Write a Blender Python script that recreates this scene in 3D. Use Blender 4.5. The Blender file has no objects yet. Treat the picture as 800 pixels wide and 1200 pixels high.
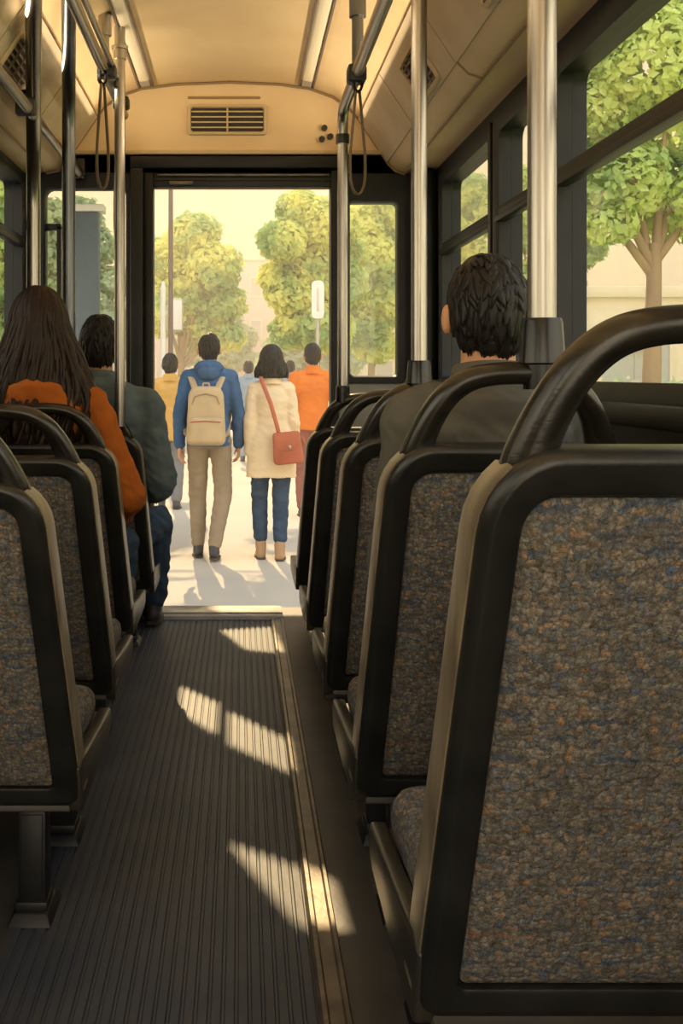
import bpy, bmesh, math, random
from mathutils import Vector, Matrix, noise
random.seed(7)
PI = math.pi
SC = bpy.context.scene
COL = SC.collection

# ------------------------------------------------------------------ camera, world, sun, exposure
cam_d = bpy.data.cameras.new('camera')
cam = bpy.data.objects.new('camera', cam_d); COL.objects.link(cam)
cam.location = (0, 0, 1.10); cam.rotation_euler = (PI / 2, 0, 0)
cam_d.sensor_fit = 'VERTICAL'; cam_d.sensor_height = 36.0; cam_d.sensor_width = 24.0
cam_d.lens = 36.0 * 1250 / 1200
cam_d.shift_x = 118 / 1200; cam_d.shift_y = -162 / 1200
cam_d.clip_start = 0.05; cam_d.clip_end = 400
SC.camera = cam

world = bpy.data.worlds.new('world'); SC.world = world; world.use_nodes = True
wn = world.node_tree; wn.nodes.clear()
w_out = wn.nodes.new('ShaderNodeOutputWorld'); w_bg = wn.nodes.new('ShaderNodeBackground')
w_tc = wn.nodes.new('ShaderNodeTexCoord'); w_sep = wn.nodes.new('ShaderNodeSeparateXYZ')
w_rmp = wn.nodes.new('ShaderNodeValToRGB')
w_rmp.color_ramp.elements[0].position = 0.0; w_rmp.color_ramp.elements[0].color = (1.0, .83, .60, 1)
w_rmp.color_ramp.elements[1].position = 0.75; w_rmp.color_ramp.elements[1].color = (.60, .72, .90, 1)
e = w_rmp.color_ramp.elements.new(0.30); e.color = (.97, .82, .61, 1)
wn.links.new(w_tc.outputs['Generated'], w_sep.inputs[0]); wn.links.new(w_sep.outputs['Z'], w_rmp.inputs[0])
wn.links.new(w_rmp.outputs[0], w_bg.inputs[0])
w_mr = wn.nodes.new('ShaderNodeMapRange'); w_mr.interpolation_type = 'SMOOTHSTEP'     # the sky brightens away from the street axis
w_mr.inputs['From Min'].default_value = .55; w_mr.inputs['From Max'].default_value = -.45
w_mr.inputs['To Min'].default_value = .84; w_mr.inputs['To Max'].default_value = 3.2
wn.links.new(w_sep.outputs['Y'], w_mr.inputs['Value']); wn.links.new(w_mr.outputs[0], w_bg.inputs[1])
wn.links.new(w_bg.outputs[0], w_out.inputs[0])

sun_d = bpy.data.lights.new('sun', 'SUN'); sun = bpy.data.objects.new('sun', sun_d); COL.objects.link(sun)
SUN_DIR = Vector((.11, -1.0, -.68))                       # the way the light travels
sun.rotation_euler = SUN_DIR.to_track_quat('-Z', 'Y').to_euler()
sun.location = (-3, 16, 12)
sun_d.energy = 7.8; sun_d.color = (1.0, .73, .39); sun_d.angle = math.radians(0.45)

SC.view_settings.view_transform = 'Standard'; SC.view_settings.look = 'None'
SC.view_settings.gamma = 1.0; SC.view_settings.use_curve_mapping = False
SC.view_settings.exposure = 0.0

# ------------------------------------------------------------------ materials
def mat(name, color, rough=.5, metal=0.0, spec=.5, vary=0.0, vscale=8.0, bump=0.0, bscale=40.0, color2=None, coat=0.0, stretch=(1, 1, 1), bdist=.002):
    m = bpy.data.materials.new(name); m.use_nodes = True; nt = m.node_tree
    b = nt.nodes['Principled BSDF']
    b.inputs['Base Color'].default_value = (*color, 1); b.inputs['Roughness'].default_value = rough
    b.inputs['Metallic'].default_value = metal; b.inputs['Specular IOR Level'].default_value = spec
    b.inputs['Coat Weight'].default_value = coat
    tc = nt.nodes.new('ShaderNodeTexCoord'); mp = nt.nodes.new('ShaderNodeMapping')
    mp.inputs['Scale'].default_value = stretch
    nt.links.new(tc.outputs['Object'], mp.inputs[0])
    if vary > 0 or color2:
        n = nt.nodes.new('ShaderNodeTexNoise'); n.inputs['Scale'].default_value = vscale; n.inputs['Detail'].default_value = 6
        nt.links.new(mp.outputs[0], n.inputs['Vector'])
        r = nt.nodes.new('ShaderNodeValToRGB')
        c2 = color2 or tuple(c * (1 - vary) for c in color)
        r.color_ramp.elements[0].position = .35; r.color_ramp.elements[0].color = (*c2, 1)
        r.color_ramp.elements[1].position = .65; r.color_ramp.elements[1].color = (*color, 1)
        nt.links.new(n.outputs['Fac'], r.inputs[0]); nt.links.new(r.outputs[0], b.inputs['Base Color'])
    if bump > 0:
        n2 = nt.nodes.new('ShaderNodeTexNoise'); n2.inputs['Scale'].default_value = bscale; n2.inputs['Detail'].default_value = 5
        nt.links.new(mp.outputs[0], n2.inputs['Vector'])
        bp = nt.nodes.new('ShaderNodeBump'); bp.inputs['Strength'].default_value = bump; bp.inputs['Distance'].default_value = bdist
        nt.links.new(n2.outputs['Fac'], bp.inputs['Height']); nt.links.new(bp.outputs[0], b.inputs['Normal'])
    return m

def fabric_material():
    m = bpy.data.materials.new('woven_seat_fabric'); m.use_nodes = True; nt = m.node_tree; L = nt.links
    b = nt.nodes['Principled BSDF']; b.inputs['Roughness'].default_value = .95; b.inputs['Specular IOR Level'].default_value = .12
    tc = nt.nodes.new('ShaderNodeTexCoord')
    mp = nt.nodes.new('ShaderNodeMapping'); mp.inputs['Scale'].default_value = (1, .8, 1)
    L.new(tc.outputs['Object'], mp.inputs[0])
    wob = nt.nodes.new('ShaderNodeTexNoise'); wob.inputs['Scale'].default_value = 75; wob.inputs['Detail'].default_value = 3; wob.inputs['Roughness'].default_value = .6
    L.new(mp.outputs[0], wob.inputs['Vector'])
    wm = nt.nodes.new('ShaderNodeVectorMath'); wm.operation = 'SCALE'; wm.inputs['Scale'].default_value = .017
    L.new(wob.outputs['Color'], wm.inputs[0])
    wa = nt.nodes.new('ShaderNodeVectorMath'); wa.operation = 'ADD'; L.new(mp.outputs[0], wa.inputs[0]); L.new(wm.outputs[0], wa.inputs[1])
    v = nt.nodes.new('ShaderNodeTexVoronoi'); v.inputs['Scale'].default_value = 118; v.inputs['Randomness'].default_value = .62; v.feature = 'SMOOTH_F1'; v.inputs['Smoothness'].default_value = .22
    L.new(wa.outputs[0], v.inputs['Vector'])
    # colour of each knot
    sp = nt.nodes.new('ShaderNodeSeparateColor'); L.new(v.outputs['Color'], sp.inputs[0])
    r = nt.nodes.new('ShaderNodeValToRGB'); r.color_ramp.interpolation = 'LINEAR'
    cols = [(0, (.13, .108, .084)), (.16, (.215, .188, .150)), (.34, (.285, .25, .20)), (.52, (.175, .158, .135)), (.68, (.14, .155, .170)), (.76, (.21, .215, .205)), (.85, (.31, .265, .20)), (.982, (.34, .20, .11)), (.99, (.13, .17, .26))]
    for i, (p, c) in enumerate(cols):
        el = r.color_ramp.elements[i] if i < 2 else r.color_ramp.elements.new(p)
        el.position = p; el.color = (*c, 1)
    L.new(sp.outputs[0], r.inputs[0])
    # dyed yarn runs: short horizontal dashes of orange and blue
    def dashes(scale, off, thr, col, prev, fac):
        mm = nt.nodes.new('ShaderNodeMapping'); mm.inputs['Scale'].default_value = scale; mm.inputs['Location'].default_value = off
        L.new(wa.outputs[0], mm.inputs[0])
        nn = nt.nodes.new('ShaderNodeTexNoise'); nn.inputs['Scale'].default_value = 1; nn.inputs['Detail'].default_value = 1
        L.new(mm.outputs[0], nn.inputs['Vector'])
        rr_ = nt.nodes.new('ShaderNodeValToRGB'); rr_.color_ramp.elements[0].position = thr; rr_.color_ramp.elements[1].position = thr + .05
        rr_.color_ramp.elements[1].color = (fac, fac, fac, 1)
        L.new(nn.outputs['Fac'], rr_.inputs[0])
        mx = nt.nodes.new('ShaderNodeMix'); mx.data_type = 'RGBA'
        L.new(rr_.outputs[0], mx.inputs['Factor']); L.new(prev, mx.inputs['A']); mx.inputs['B'].default_value = (*col, 1)
        return mx.outputs['Result']
    c = dashes((14, 14, 75), (0, 0, 0), .62, (.075, .11, .165), r.outputs[0], .62)
    c = dashes((20, 20, 110), (3, 1, 7), .735, (.46, .18, .06), c, .7)
    c = dashes((6, 6, 30), (9, 2, 4), .56, (.16, .145, .125), c, .35)
    # dark gaps between the knots
    dm = nt.nodes.new('ShaderNodeMapRange'); dm.inputs['From Min'].default_value = .25; dm.inputs['From Max'].default_value = .75
    dm.inputs['To Min'].default_value = 1.0; dm.inputs['To Max'].default_value = .55
    L.new(v.outputs['Distance'], dm.inputs['Value'])
    mm = nt.nodes.new('ShaderNodeMix'); mm.data_type = 'RGBA'; mm.blend_type = 'MULTIPLY'; mm.inputs['Factor'].default_value = 1
    fn = nt.nodes.new('ShaderNodeTexNoise'); fn.inputs['Scale'].default_value = 330; fn.inputs['Detail'].default_value = 3; fn.inputs['Distortion'].default_value = 1.2
    L.new(tc.outputs['Object'], fn.inputs['Vector'])
    fm = nt.nodes.new('ShaderNodeMapRange'); fm.inputs['From Min'].default_value = .32; fm.inputs['From Max'].default_value = .68; fm.inputs['To Min'].default_value = .55; fm.inputs['To Max'].default_value = 1.35
    L.new(fn.outputs['Fac'], fm.inputs['Value'])
    fx = nt.nodes.new('ShaderNodeMath'); fx.operation = 'MULTIPLY'; L.new(dm.outputs[0], fx.inputs[0]); L.new(fm.outputs[0], fx.inputs[1])
    L.new(c, mm.inputs['A']); L.new(fx.outputs[0], mm.inputs['B']); L.new(mm.outputs['Result'], b.inputs['Base Color'])
    bp = nt.nodes.new('ShaderNodeBump'); bp.invert = True; bp.inputs['Strength'].default_value = .8; bp.inputs['Distance'].default_value = .003
    L.new(v.outputs['Distance'], bp.inputs['Height']); L.new(bp.outputs[0], b.inputs['Normal'])
    return m

def glass_material():
    m = bpy.data.materials.new('window_glass'); m.use_nodes = True; nt = m.node_tree; nt.nodes.clear(); L = nt.links
    o = nt.nodes.new('ShaderNodeOutputMaterial'); t = nt.nodes.new('ShaderNodeBsdfTransparent'); g = nt.nodes.new('ShaderNodeBsdfGlossy')
    t.inputs[0].default_value = (.95, .97, .95, 1); g.inputs['Roughness'].default_value = .02
    lw = nt.nodes.new('ShaderNodeLayerWeight'); lw.inputs['Blend'].default_value = .5
    pw = nt.nodes.new('ShaderNodeMath'); pw.operation = 'POWER'; pw.inputs[1].default_value = 5; L.new(lw.outputs['Facing'], pw.inputs[0])
    f = nt.nodes.new('ShaderNodeMath'); f.operation = 'MULTIPLY_ADD'; f.inputs[1].default_value = .35; f.inputs[2].default_value = .02; L.new(pw.outputs[0], f.inputs[0])
    mx = nt.nodes.new('ShaderNodeMixShader'); L.new(f.outputs[0], mx.inputs[0]); L.new(t.outputs[0], mx.inputs[1]); L.new(g.outputs[0], mx.inputs[2])
    L.new(mx.outputs[0], o.inputs[0])
    return m

def leaf_material(name, ca, cb):
    m = bpy.data.materials.new(name); m.use_nodes = True; nt = m.node_tree; nt.nodes.clear(); L = nt.links
    o = nt.nodes.new('ShaderNodeOutputMaterial'); d = nt.nodes.new('ShaderNodeBsdfDiffuse'); t = nt.nodes.new('ShaderNodeBsdfTranslucent')
    tc = nt.nodes.new('ShaderNodeTexCoord'); n = nt.nodes.new('ShaderNodeTexNoise'); n.inputs['Scale'].default_value = 1.3; n.inputs['Detail'].default_value = 3
    L.new(tc.outputs['Object'], n.inputs['Vector'])
    r = nt.nodes.new('ShaderNodeValToRGB'); r.color_ramp.elements[0].position = .42; r.color_ramp.elements[0].color = (*ca, 1)
    r.color_ramp.elements[1].position = .58; r.color_ramp.elements[1].color = (*cb, 1)
    L.new(n.outputs['Fac'], r.inputs[0]); L.new(r.outputs[0], d.inputs[0]); L.new(r.outputs[0], t.inputs[0])
    mx = nt.nodes.new('ShaderNodeMixShader'); mx.inputs[0].default_value = .5
    L.new(d.outputs[0], mx.inputs[1]); L.new(t.outputs[0], mx.inputs[2]); L.new(mx.outputs[0], o.inputs[0])
    return m

M = dict(
    plastic=mat('black_moulded_plastic', (.021, .021, .018), .36, spec=.55, vary=.45, vscale=14, bump=.25, bscale=160),
    plastic_leg=mat('black_painted_steel', (.011, .011, .011), .5, vary=.4, vscale=20, bump=.15, bscale=90),
    handle=mat('worn_black_grab_handle', (.019, .016, .011), .26, spec=.6, vary=.5, vscale=10, bump=.15, bscale=90, stretch=(1, 1, 3)),
    cheek=mat('brown_black_seat_side', (.044, .037, .026), .38, spec=.5, color2=(.022, .020, .016), vscale=9, bump=.15, bscale=90),
    edgelit=mat('sunlit_tan_edge', (.27, .215, .135), .36, spec=.6, color2=(.14, .112, .070), vscale=7, stretch=(4, 4, 1), bump=.1, bscale=90),  # tan colour stands in for sunlight on the seat-back sides
    fabric=fabric_material(), glass=glass_material(),
    steel=mat('brushed_steel', (.44, .41, .36), .30, metal=1.0, vary=.25, vscale=6, stretch=(30, 30, 1), bump=.05, bscale=30),
    darksteel=mat('dark_steel_tube', (.17, .18, .19), .30, metal=1.0, vary=.25, vscale=6, stretch=(30, 30, 1)),
    clamp=mat('black_rubber_clamp', (.012, .012, .012), .45),
    socket=mat('black_glossy_socket', (.011, .011, .011), .24, spec=.45),
    strap=mat('brown_webbing_strap', (.16, .12, .075), .8, bump=.3, bscale=200),
    ceiling=mat('cream_ceiling_panel', (.78, .59, .35), .55, color2=(.72, .53, .30), vscale=3.5, bump=.12, bscale=120),
    ceil_cool=mat('grey_cream_duct_panel', (.60, .50, .36), .6, color2=(.52, .42, .29), vscale=6, bump=.15, bscale=150),
    seam=mat('brown_panel_seam', (.30, .20, .11), .7),
    diffuser=mat('pale_light_diffuser', (.82, .74, .58), .35),
    ventframe=mat('cream_vent_frame', (.56, .43, .25), .5),
    ventdark=mat('dark_vent_grille', (.03, .025, .018), .6),
    wall=mat('black_wall_panel', (.011, .012, .013), .48, spec=.35, vary=.4, vscale=9, bump=.15, bscale=70),
    wallgrey=mat('grey_door_panel', (.24, .235, .21), .5, vary=.2, vscale=9, bump=.1, bscale=70),
    rubber=mat('ribbed_rubber_floor', (.043, .052, .070), .52, color2=(.062, .068, .078), vscale=5, bump=.5, bscale=55, spec=.32, bdist=.0015),
    floor_side=mat('grey_side_floor', (.048, .045, .041), .5, color2=(.072, .066, .056), vscale=7, bump=.5, bscale=60, bdist=.0015),
    floortrim=mat('worn_metal_floor_trim', (.20, .165, .12), .42, metal=.5, color2=(.11, .095, .075), vscale=14, bump=.3, bscale=60),
    threshold=mat('grey_step_plate', (.26, .25, .23), .42, metal=.3, color2=(.16, .155, .15), vscale=10, bump=.25, bscale=60),
    paving=mat('pale_paving', (.52, .46, .36), .85, color2=(.44, .40, .33), vscale=1.2, bump=.1, bscale=8),
    grass=mat('lawn', (.30, .36, .10), .9, color2=(.42, .42, .14), vscale=2.0),
    bark=mat('brown_bark', (.26, .17, .10), .9, color2=(.36, .24, .12), vscale=6, bump=.4, bscale=20, stretch=(1, 1, .3)),
    b_pink=mat('pale_pink_facade', (.62, .50, .44), .85, color2=(.56, .46, .42), vscale=.4),
    b_cream=mat('cream_facade', (.78, .66, .48), .85, color2=(.72, .60, .44), vscale=.4),
    b_win=mat('pale_window_pane', (.36, .38, .38), .3),
    signblue=mat('faded_blue_sign', (.42, .44, .52), .6),
    white=mat('white_sign_paint', (.72, .70, .64), .5, vary=.06),
    postgrey=mat('grey_post_paint', (.42, .38, .34), .6),
    postdark=mat('dark_brown_post', (.17, .12, .09), .6),
    bluepanel=mat('slate_blue_panel', (.10, .13, .16), .5, vary=.2, vscale=2),
    skin=mat('skin', (.62, .32, .17), .55, spec=.35, vary=.12, vscale=12),
    hair=mat('black_hair', (.016, .013, .011), .5, spec=.32, vary=.4, vscale=60),
    hairbrown=mat('dark_brown_hair', (.026, .014, .007), .5, spec=.28, vary=.4, vscale=60),
    rust=mat('rust_knit', (.42, .115, .018), .9, vary=.18, vscale=9, bump=.5, bscale=70, spec=.15),
    teal=mat('slate_teal_cloth', (.125, .165, .180), .9, vary=.22, vscale=8, bump=.4, bscale=30, spec=.15),
    greyjacket=mat('olive_grey_cloth', (.13, .122, .10), .9, vary=.22, vscale=8, bump=.4, bscale=30, spec=.15),
    denim=mat('blue_denim', (.045, .075, .12), .9, vary=.3, vscale=12, bump=.3, bscale=60, spec=.15),
    bluecoat=mat('blue_hoodie_cloth', (.055, .125, .25), .9, vary=.2, vscale=6, bump=.4, bscale=25, spec=.15),
    khaki=mat('khaki_cotton', (.30, .235, .155), .9, vary=.15, vscale=6, bump=.3, bscale=25, spec=.15),
    creamcoat=mat('cream_wool', (.72, .57, .36), .9, vary=.08, vscale=6, bump=.3, bscale=25, spec=.15),
    orangecoat=mat('orange_cloth', (.72, .20, .035), .9, vary=.15, vscale=6, bump=.3, bscale=25, spec=.15),
    ochre=mat('ochre_cloth', (.60, .36, .10), .9, vary=.15, vscale=6, spec=.15),
    maroon=mat('dusty_maroon_cloth', (.30, .12, .09), .9, vary=.15, vscale=6, spec=.15),
    greycloth=mat('grey_cloth', (.20, .20, .20), .9, vary=.15, vscale=6, spec=.15),
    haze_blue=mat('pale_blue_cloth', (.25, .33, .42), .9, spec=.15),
    packbeige=mat('beige_canvas', (.50, .38, .22), .85, vary=.12, vscale=8, bump=.3, bscale=40, spec=.2),
    leather=mat('red_brown_leather', (.42, .11, .05), .5, vary=.2, vscale=10, bump=.2, bscale=60),
    shoe=mat('black_shoe', (.03, .028, .03), .5), boot=mat('tan_suede', (.36, .22, .11), .8), sole=mat('dark_sole', (.05, .04, .03), .7),
    eyewhite=mat('eye_white', (.8, .78, .74), .2), lip=mat('lip', (.45, .16, .12), .5),
    leaf_y=leaf_material('yellow_green_leaves', (.40, .58, .22), (.86, .86, .30)),
    leaf_g=leaf_material('green_leaves', (.28, .43, .17), (.66, .74, .26)),
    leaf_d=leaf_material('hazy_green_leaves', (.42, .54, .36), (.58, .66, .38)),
)

# ------------------------------------------------------------------ mesh helpers
class MB:
    def __init__(s): s.v = []; s.f = []
    def add(s, vs, fs):
        o = len(s.v); s.v += [Vector(p) for p in vs]; s.f += [[i + o for i in f] for f in fs]; return s
    def box(s, x0, x1, y0, y1, z0, z1, bev=0.0, seg=2, top=None, xf=None):
        bm = bmesh.new()
        tx = ty = 0
        if top: tx, ty = top
        P = [(x0, y0, z0), (x1, y0, z0), (x1, y1, z0), (x0, y1, z0), (x0 + tx, y0 + ty, z1), (x1 - tx, y0 + ty, z1), (x1 - tx, y1 - ty, z1), (x0 + tx, y1 - ty, z1)]
        vs = [bm.verts.new(p) for p in P]
        for f in ((0, 3, 2, 1), (4, 5, 6, 7), (0, 1, 5, 4), (1, 2, 6, 5), (2, 3, 7, 6), (3, 0, 4, 7)): bm.faces.new([vs[i] for i in f])
        s._take(bm, bev, seg, xf); return s
    def _take(s, bm, bev, seg, xf=None):
        if bev > 0: bmesh.ops.bevel(bm, geom=list(bm.edges), offset=bev, segments=seg, profile=.5, affect='EDGES')
        bm.verts.index_update()
        s.add([(xf @ v.co) if xf else v.co.copy() for v in bm.verts], [[v.index for v in f.verts] for f in bm.faces]); bm.free()
    def prism(s, poly, x0, x1, bev=0.0, seg=2, axis='x'):
        bm = bmesh.new()
        def P(a, b, t): return {'x': (t, a, b), 'y': (a, t, b), 'z': (a, b, t)}[axis]
        A = [bm.verts.new(P(a, b, x0)) for a, b in poly]; B = [bm.verts.new(P(a, b, x1)) for a, b in poly]; n = len(poly)
        bm.faces.new(A); bm.faces.new(B[::-1])
        for i in range(n): bm.faces.new([A[i], B[i], B[(i + 1) % n], A[(i + 1) % n]])
        bmesh.ops.recalc_face_normals(bm, faces=bm.faces)
        s._take(bm, bev, seg); return s
    def rings(s, R, closed=True, cyc=False, cap=True):
        n = len(R[0]); vs = [p for r in R for p in r]; fs = []
        m = len(R)
        for k in range(m if cyc else m - 1):
            a, b = k * n, ((k + 1) % m) * n
            for i in range(n if closed else n - 1):
                j = (i + 1) % n; fs.append([a + i, a + j, b + j, b + i])
        if cap and not cyc:
            fs.append(list(range(n))[::-1]); fs.append([(m - 1) * n + i for i in range(n)])
        return s.add(vs, fs)
    def tube(s, path, rad, n=12, up=None, flat=None, cap=True, sq=0):
        path = [Vector(p) for p in path]; m = len(path)
        R = []; prev = None
        for i, p in enumerate(path):
            t = (path[min(i + 1, m - 1)] - path[max(i - 1, 0)]).normalized()
            if prev is None:
                u = Vector(up) if up else (Vector((0, 0, 1)) if abs(t.z) < .9 else Vector((0, 1, 0)))
            else: u = prev
            u = (u - t * u.dot(t))
            if u.length < 1e-5: u = t.orthogonal()
            u.normalize(); w = t.cross(u); prev = u
            r = rad[i] if isinstance(rad, (list, tuple)) else rad
            ru, rw = (r, r) if flat is None else (r * flat[0], r * flat[1])
            ring = []
            for k in range(n):
                a = 2 * PI * k / n; c, q = math.cos(a), math.sin(a)
                if sq: c = math.copysign(abs(c) ** sq, c); q = math.copysign(abs(q) ** sq, q)
                ring.append(p + u * c * ru + w * q * rw)
            R.append(ring)
        return s.rings(R, cap=cap)
    def cap(s, a, b, r0, r1, n=12):          # tapered capsule
        a, b = Vector(a), Vector(b); t = (b - a)
        if t.length < 1e-6: return s.ell(a, (r0, r0, r0))
        t.normalize(); u = t.orthogonal().normalized(); w = t.cross(u); R = []
        for k in range(1, 5):
            an = PI / 2 * k / 4; R.append((a - t * math.cos(an) * r0, math.sin(an) * r0))
        for k in range(4):
            an = PI / 2 * k / 4; R.append((b + t * math.sin(an) * r1, math.cos(an) * r1))
        return s.rings([[c + (u * math.cos(2 * PI * i / n) + w * math.sin(2 * PI * i / n)) * r for i in range(n)] for c, r in R])
    def ell(s, c, r, n=16, m=10, rot=None):
        c = Vector(c); vs = []; R = []
        for k in range(1, m):
            an = PI * k / m
            ring = [Vector((r[0] * math.sin(an) * math.cos(2 * PI * i / n), r[1] * math.sin(an) * math.sin(2 * PI * i / n), -r[2] * math.cos(an))) for i in range(n)]
            if rot: ring = [rot @ p for p in ring]
            R.append([c + p for p in ring])
        return s.rings(R)
    def loft(s, secs, n=20, sq=0):             # (cx,cy,cz, rx, ry) horizontal ellipses
        R = []
        for cx, cy, cz, rx, ry in secs:
            ring = []
            for i in range(n):
                a = 2 * PI * i / n; c, q = math.cos(a), math.sin(a)
                if sq: c = math.copysign(abs(c) ** sq, c); q = math.copysign(abs(q) ** sq, q)
                ring.append(Vector((cx + rx * c, cy + ry * q, cz)))
            R.append(ring)
        return s.rings(R)
    def mesh(s, name):
        me = bpy.data.meshes.new(name); me.from_pydata([tuple(v) for v in s.v], [], s.f)
        bm = bmesh.new(); bm.from_mesh(me); bmesh.ops.recalc_face_normals(bm, faces=bm.faces); bm.to_mesh(me); bm.free()
        return me
    def build(s, name, m, parent=None, smooth=None, raw=False):
        me = bpy.data.meshes.new(name); me.from_pydata([tuple(v) for v in s.v], [], s.f)
        if not raw:
            bm = bmesh.new(); bm.from_mesh(me); bmesh.ops.recalc_face_normals(bm, faces=bm.faces); bm.to_mesh(me); bm.free()
        me.materials.append(m)
        o = bpy.data.objects.new(name, me); COL.objects.link(o)
        if parent: o.parent = parent
        if smooth is None: smooth = 35
        if smooth:
            ang = math.radians(smooth)
            me.polygons.foreach_set('use_smooth', [True] * len(me.polygons))
            if smooth < 180:
                bm = bmesh.new(); bm.from_mesh(me)
                for ed in bm.edges:
                    if len(ed.link_faces) == 2 and ed.calc_face_angle(0) > ang: ed.smooth = False
                bm.to_mesh(me); bm.free()
        return o

def remeshed(mb, name, m, parent=None, voxel=.008, it=4, disp=None):
    me = mb.mesh('tmp'); o = bpy.data.objects.new('tmp', me); COL.objects.link(o)
    r = o.modifiers.new('r', 'REMESH'); r.mode = 'VOXEL'; r.voxel_size = voxel; r.use_smooth_shade = True
    if it:
        q = o.modifiers.new('s', 'SMOOTH'); q.iterations = it; q.factor = .5
    dg = bpy.context.evaluated_depsgraph_get(); dg.update()
    nm = bpy.data.meshes.new_from_object(o.evaluated_get(dg))
    bpy.data.objects.remove(o); bpy.data.meshes.remove(me)
    nm.name = name; nm.materials.clear(); nm.materials.append(m)
    if disp:
        amp, sc, st = disp
        for v, nrm in zip(nm.vertices, [x.vector.copy() for x in nm.vertex_normals]):
            c = v.co; v.co = c + nrm * amp * (noise.noise(Vector((c.x * sc * st[0], c.y * sc * st[1], c.z * sc * st[2]))) - .7 * abs(noise.noise(Vector((c.x * sc * 1.1 + 5, c.y * sc * 1.1, (c.z + .6 * c.x) * sc * 2.1)))))
    nm.polygons.foreach_set('use_smooth', [True] * len(nm.polygons))
    ob = bpy.data.objects.new(name, nm); COL.objects.link(ob)
    if parent: ob.parent = parent
    return ob

def tag(o, label=None, cat=None, group=None, kind=None):
    if label: o['label'] = label
    if cat: o['category'] = cat
    if group: o['group'] = group
    if kind: o['kind'] = kind
    return o
def thing(name, label, cat, loc=(0, 0, 0), rotz=0, group=None):
    o = bpy.data.objects.new(name, None); COL.objects.link(o); o.location = loc; o.rotation_euler = (0, 0, rotz)
    o.empty_display_size = .1
    return tag(o, label, cat, group)
def struct(o): o['kind'] = 'structure'; return o
def copy_tree(o, parent=None):
    c = o.copy(); COL.objects.link(c)
    if parent: c.parent = parent
    for ch in list(o.children): copy_tree(ch, c)
    return c

def rr(hb, ht, z0, z1, rb, rt, inset=0.0, n=6):
    """rounded trapezium outline: half widths hb (bottom) and ht (top); corner radii rb, rt"""
    h = hb - inset; a, b = z0 + inset, z1 - inset; rb = max(rb - inset, .012); rt = max(rt - inset, .012)
    P = []
    for (cx, cz, r, s0) in ((h - rb, a + rb, rb, -90), (h - rt, b - rt, rt, 0), (-h + rt, b - rt, rt, 90), (-h + rb, a + rb, rb, 180)):
        for k in range(n + 1):
            an = math.radians(s0 + 90 * k / n); P.append((cx + r * math.cos(an), cz + r * math.sin(an)))
    return [(x * (1 + (ht / hb - 1) * (z - z0) / (z1 - z0)), z) for x, z in P]

# ------------------------------------------------------------------ the bus shell
XL, XR = -1.00, .89
Y0, Y1 = -1.6, 4.95
ZW = 2.03
prof = [(-1.08, 2.02), (-1.00, 2.03), (-.90, 2.035), (-.845, 2.045), (-.815, 2.075), (-.665, 2.295), (-.625, 2.345), (-.56, 2.39), (-.46, 2.425), (-.30, 2.445), (-.05, 2.455),
        (.18, 2.445), (.32, 2.425), (.43, 2.385), (.50, 2.335), (.545, 2.285), (.685, 2.075), (.715, 2.045), (.76, 2.03), (.89, 2.03), (.97, 2.02)]
def ceil_z(x):
    for (a, za), (b, zb) in zip(prof, prof[1:]):
        if a <= x <= b: return za + (zb - za) * (x - a) / (b - a)
    return 2.03
def sheet(pr, y0, y1, th=.03):
    mb = MB(); n = len(pr)
    up = [(x, z + th) for x, z in pr]
    loop = pr + up[::-1]
    mb.rings([[Vector((x, y, z)) for x, z in loop] for y in (y0, y1)])
    return mb
struct(sheet(prof, Y0, Y1 + .1, .05).build('ceiling', M['ceiling'], smooth=60))
# sloping duct panels along both sides
for nm, seg in (('trim_1', prof[15:17]), ('trim_2', prof[4:6])):
    (xa, za), (xb, zb) = seg
    d = Vector((xb - xa, 0, zb - za)).normalized(); nrm = Vector((d.z, 0, -d.x))
    if nrm.z > 0: nrm = -nrm
    mb = MB()
    a = Vector((xa, 0, za)) + d * .006; b = Vector((xb, 0, zb)) - d * .006
    edges = [-.2, 1.75, 2.56, 3.35, 4.18, 4.93]
    for y0_, y1_ in zip(edges, edges[1:]):
        P = [a, a + nrm * .008, b + nrm * .008, b]
        mb.rings([[p + Vector((0, y, 0)) for p in P] for y in (y0_ + .006, y1_ - .006)])
    struct(mb.build(nm, M['ceil_cool'], smooth=20))
# seams across the ceiling
k = 3
for y in (2.56, 3.35):
    inner = [(x, z) for x, z in prof if -.9 < x < .80]
    struct(MB().tube([(x, y, z - .002) for x, z in inner], .0042, 6).build('trim_%d' % k, M['seam'])); k += 1
# longitudinal edge lines
for x, z in ((.545, 2.285), (-.665, 2.295), (.76, 2.028), (-.90, 2.033)):
    struct(MB().tube([(x, -.2, z - .002), (x, 4.94, z - .002)], .0035, 6).build('trim_%d' % k, M['seam'])); k += 1

# floor
fl = MB()
fl.box(XL - .05, -.45, Y0, Y1 + .08, -.12, 0)
struct(fl.build('floor', M['floor_side']))
fr = MB()
fr.box(.19, XR + .05, Y0, Y1 + .08, -.12, -.001)
struct(fr.build('floor_right', M['floor_side']))
rib = []; x = -.45; px_ = .0235
pts = []
while x < .128:
    pts += [(x, 0), (x + .0150, 0), (x + .0170, -.004), (x + .0215, -.004)]; x += px_
pts += [(.134, 0)]
mb = MB(); loop = pts + [(.134, -.12), (-.45, -.12)]
mb.rings([[Vector((a, y, b)) for a, b in loop] for y in (Y0, 4.76)])
struct(mb.build('floor_aisle', M['rubber'], smooth=0))
t = MB().prism([(.134, -.1), (.134, .004), (.140, .010), (.148, .010), (.152, .004), (.176, .004), (.180, .009), (.187, .009), (.190, .003), (.19, -.1)], Y0, 4.76, axis='y')
struct(t.build('trim_20', M['floortrim'], smooth=0))
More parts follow.
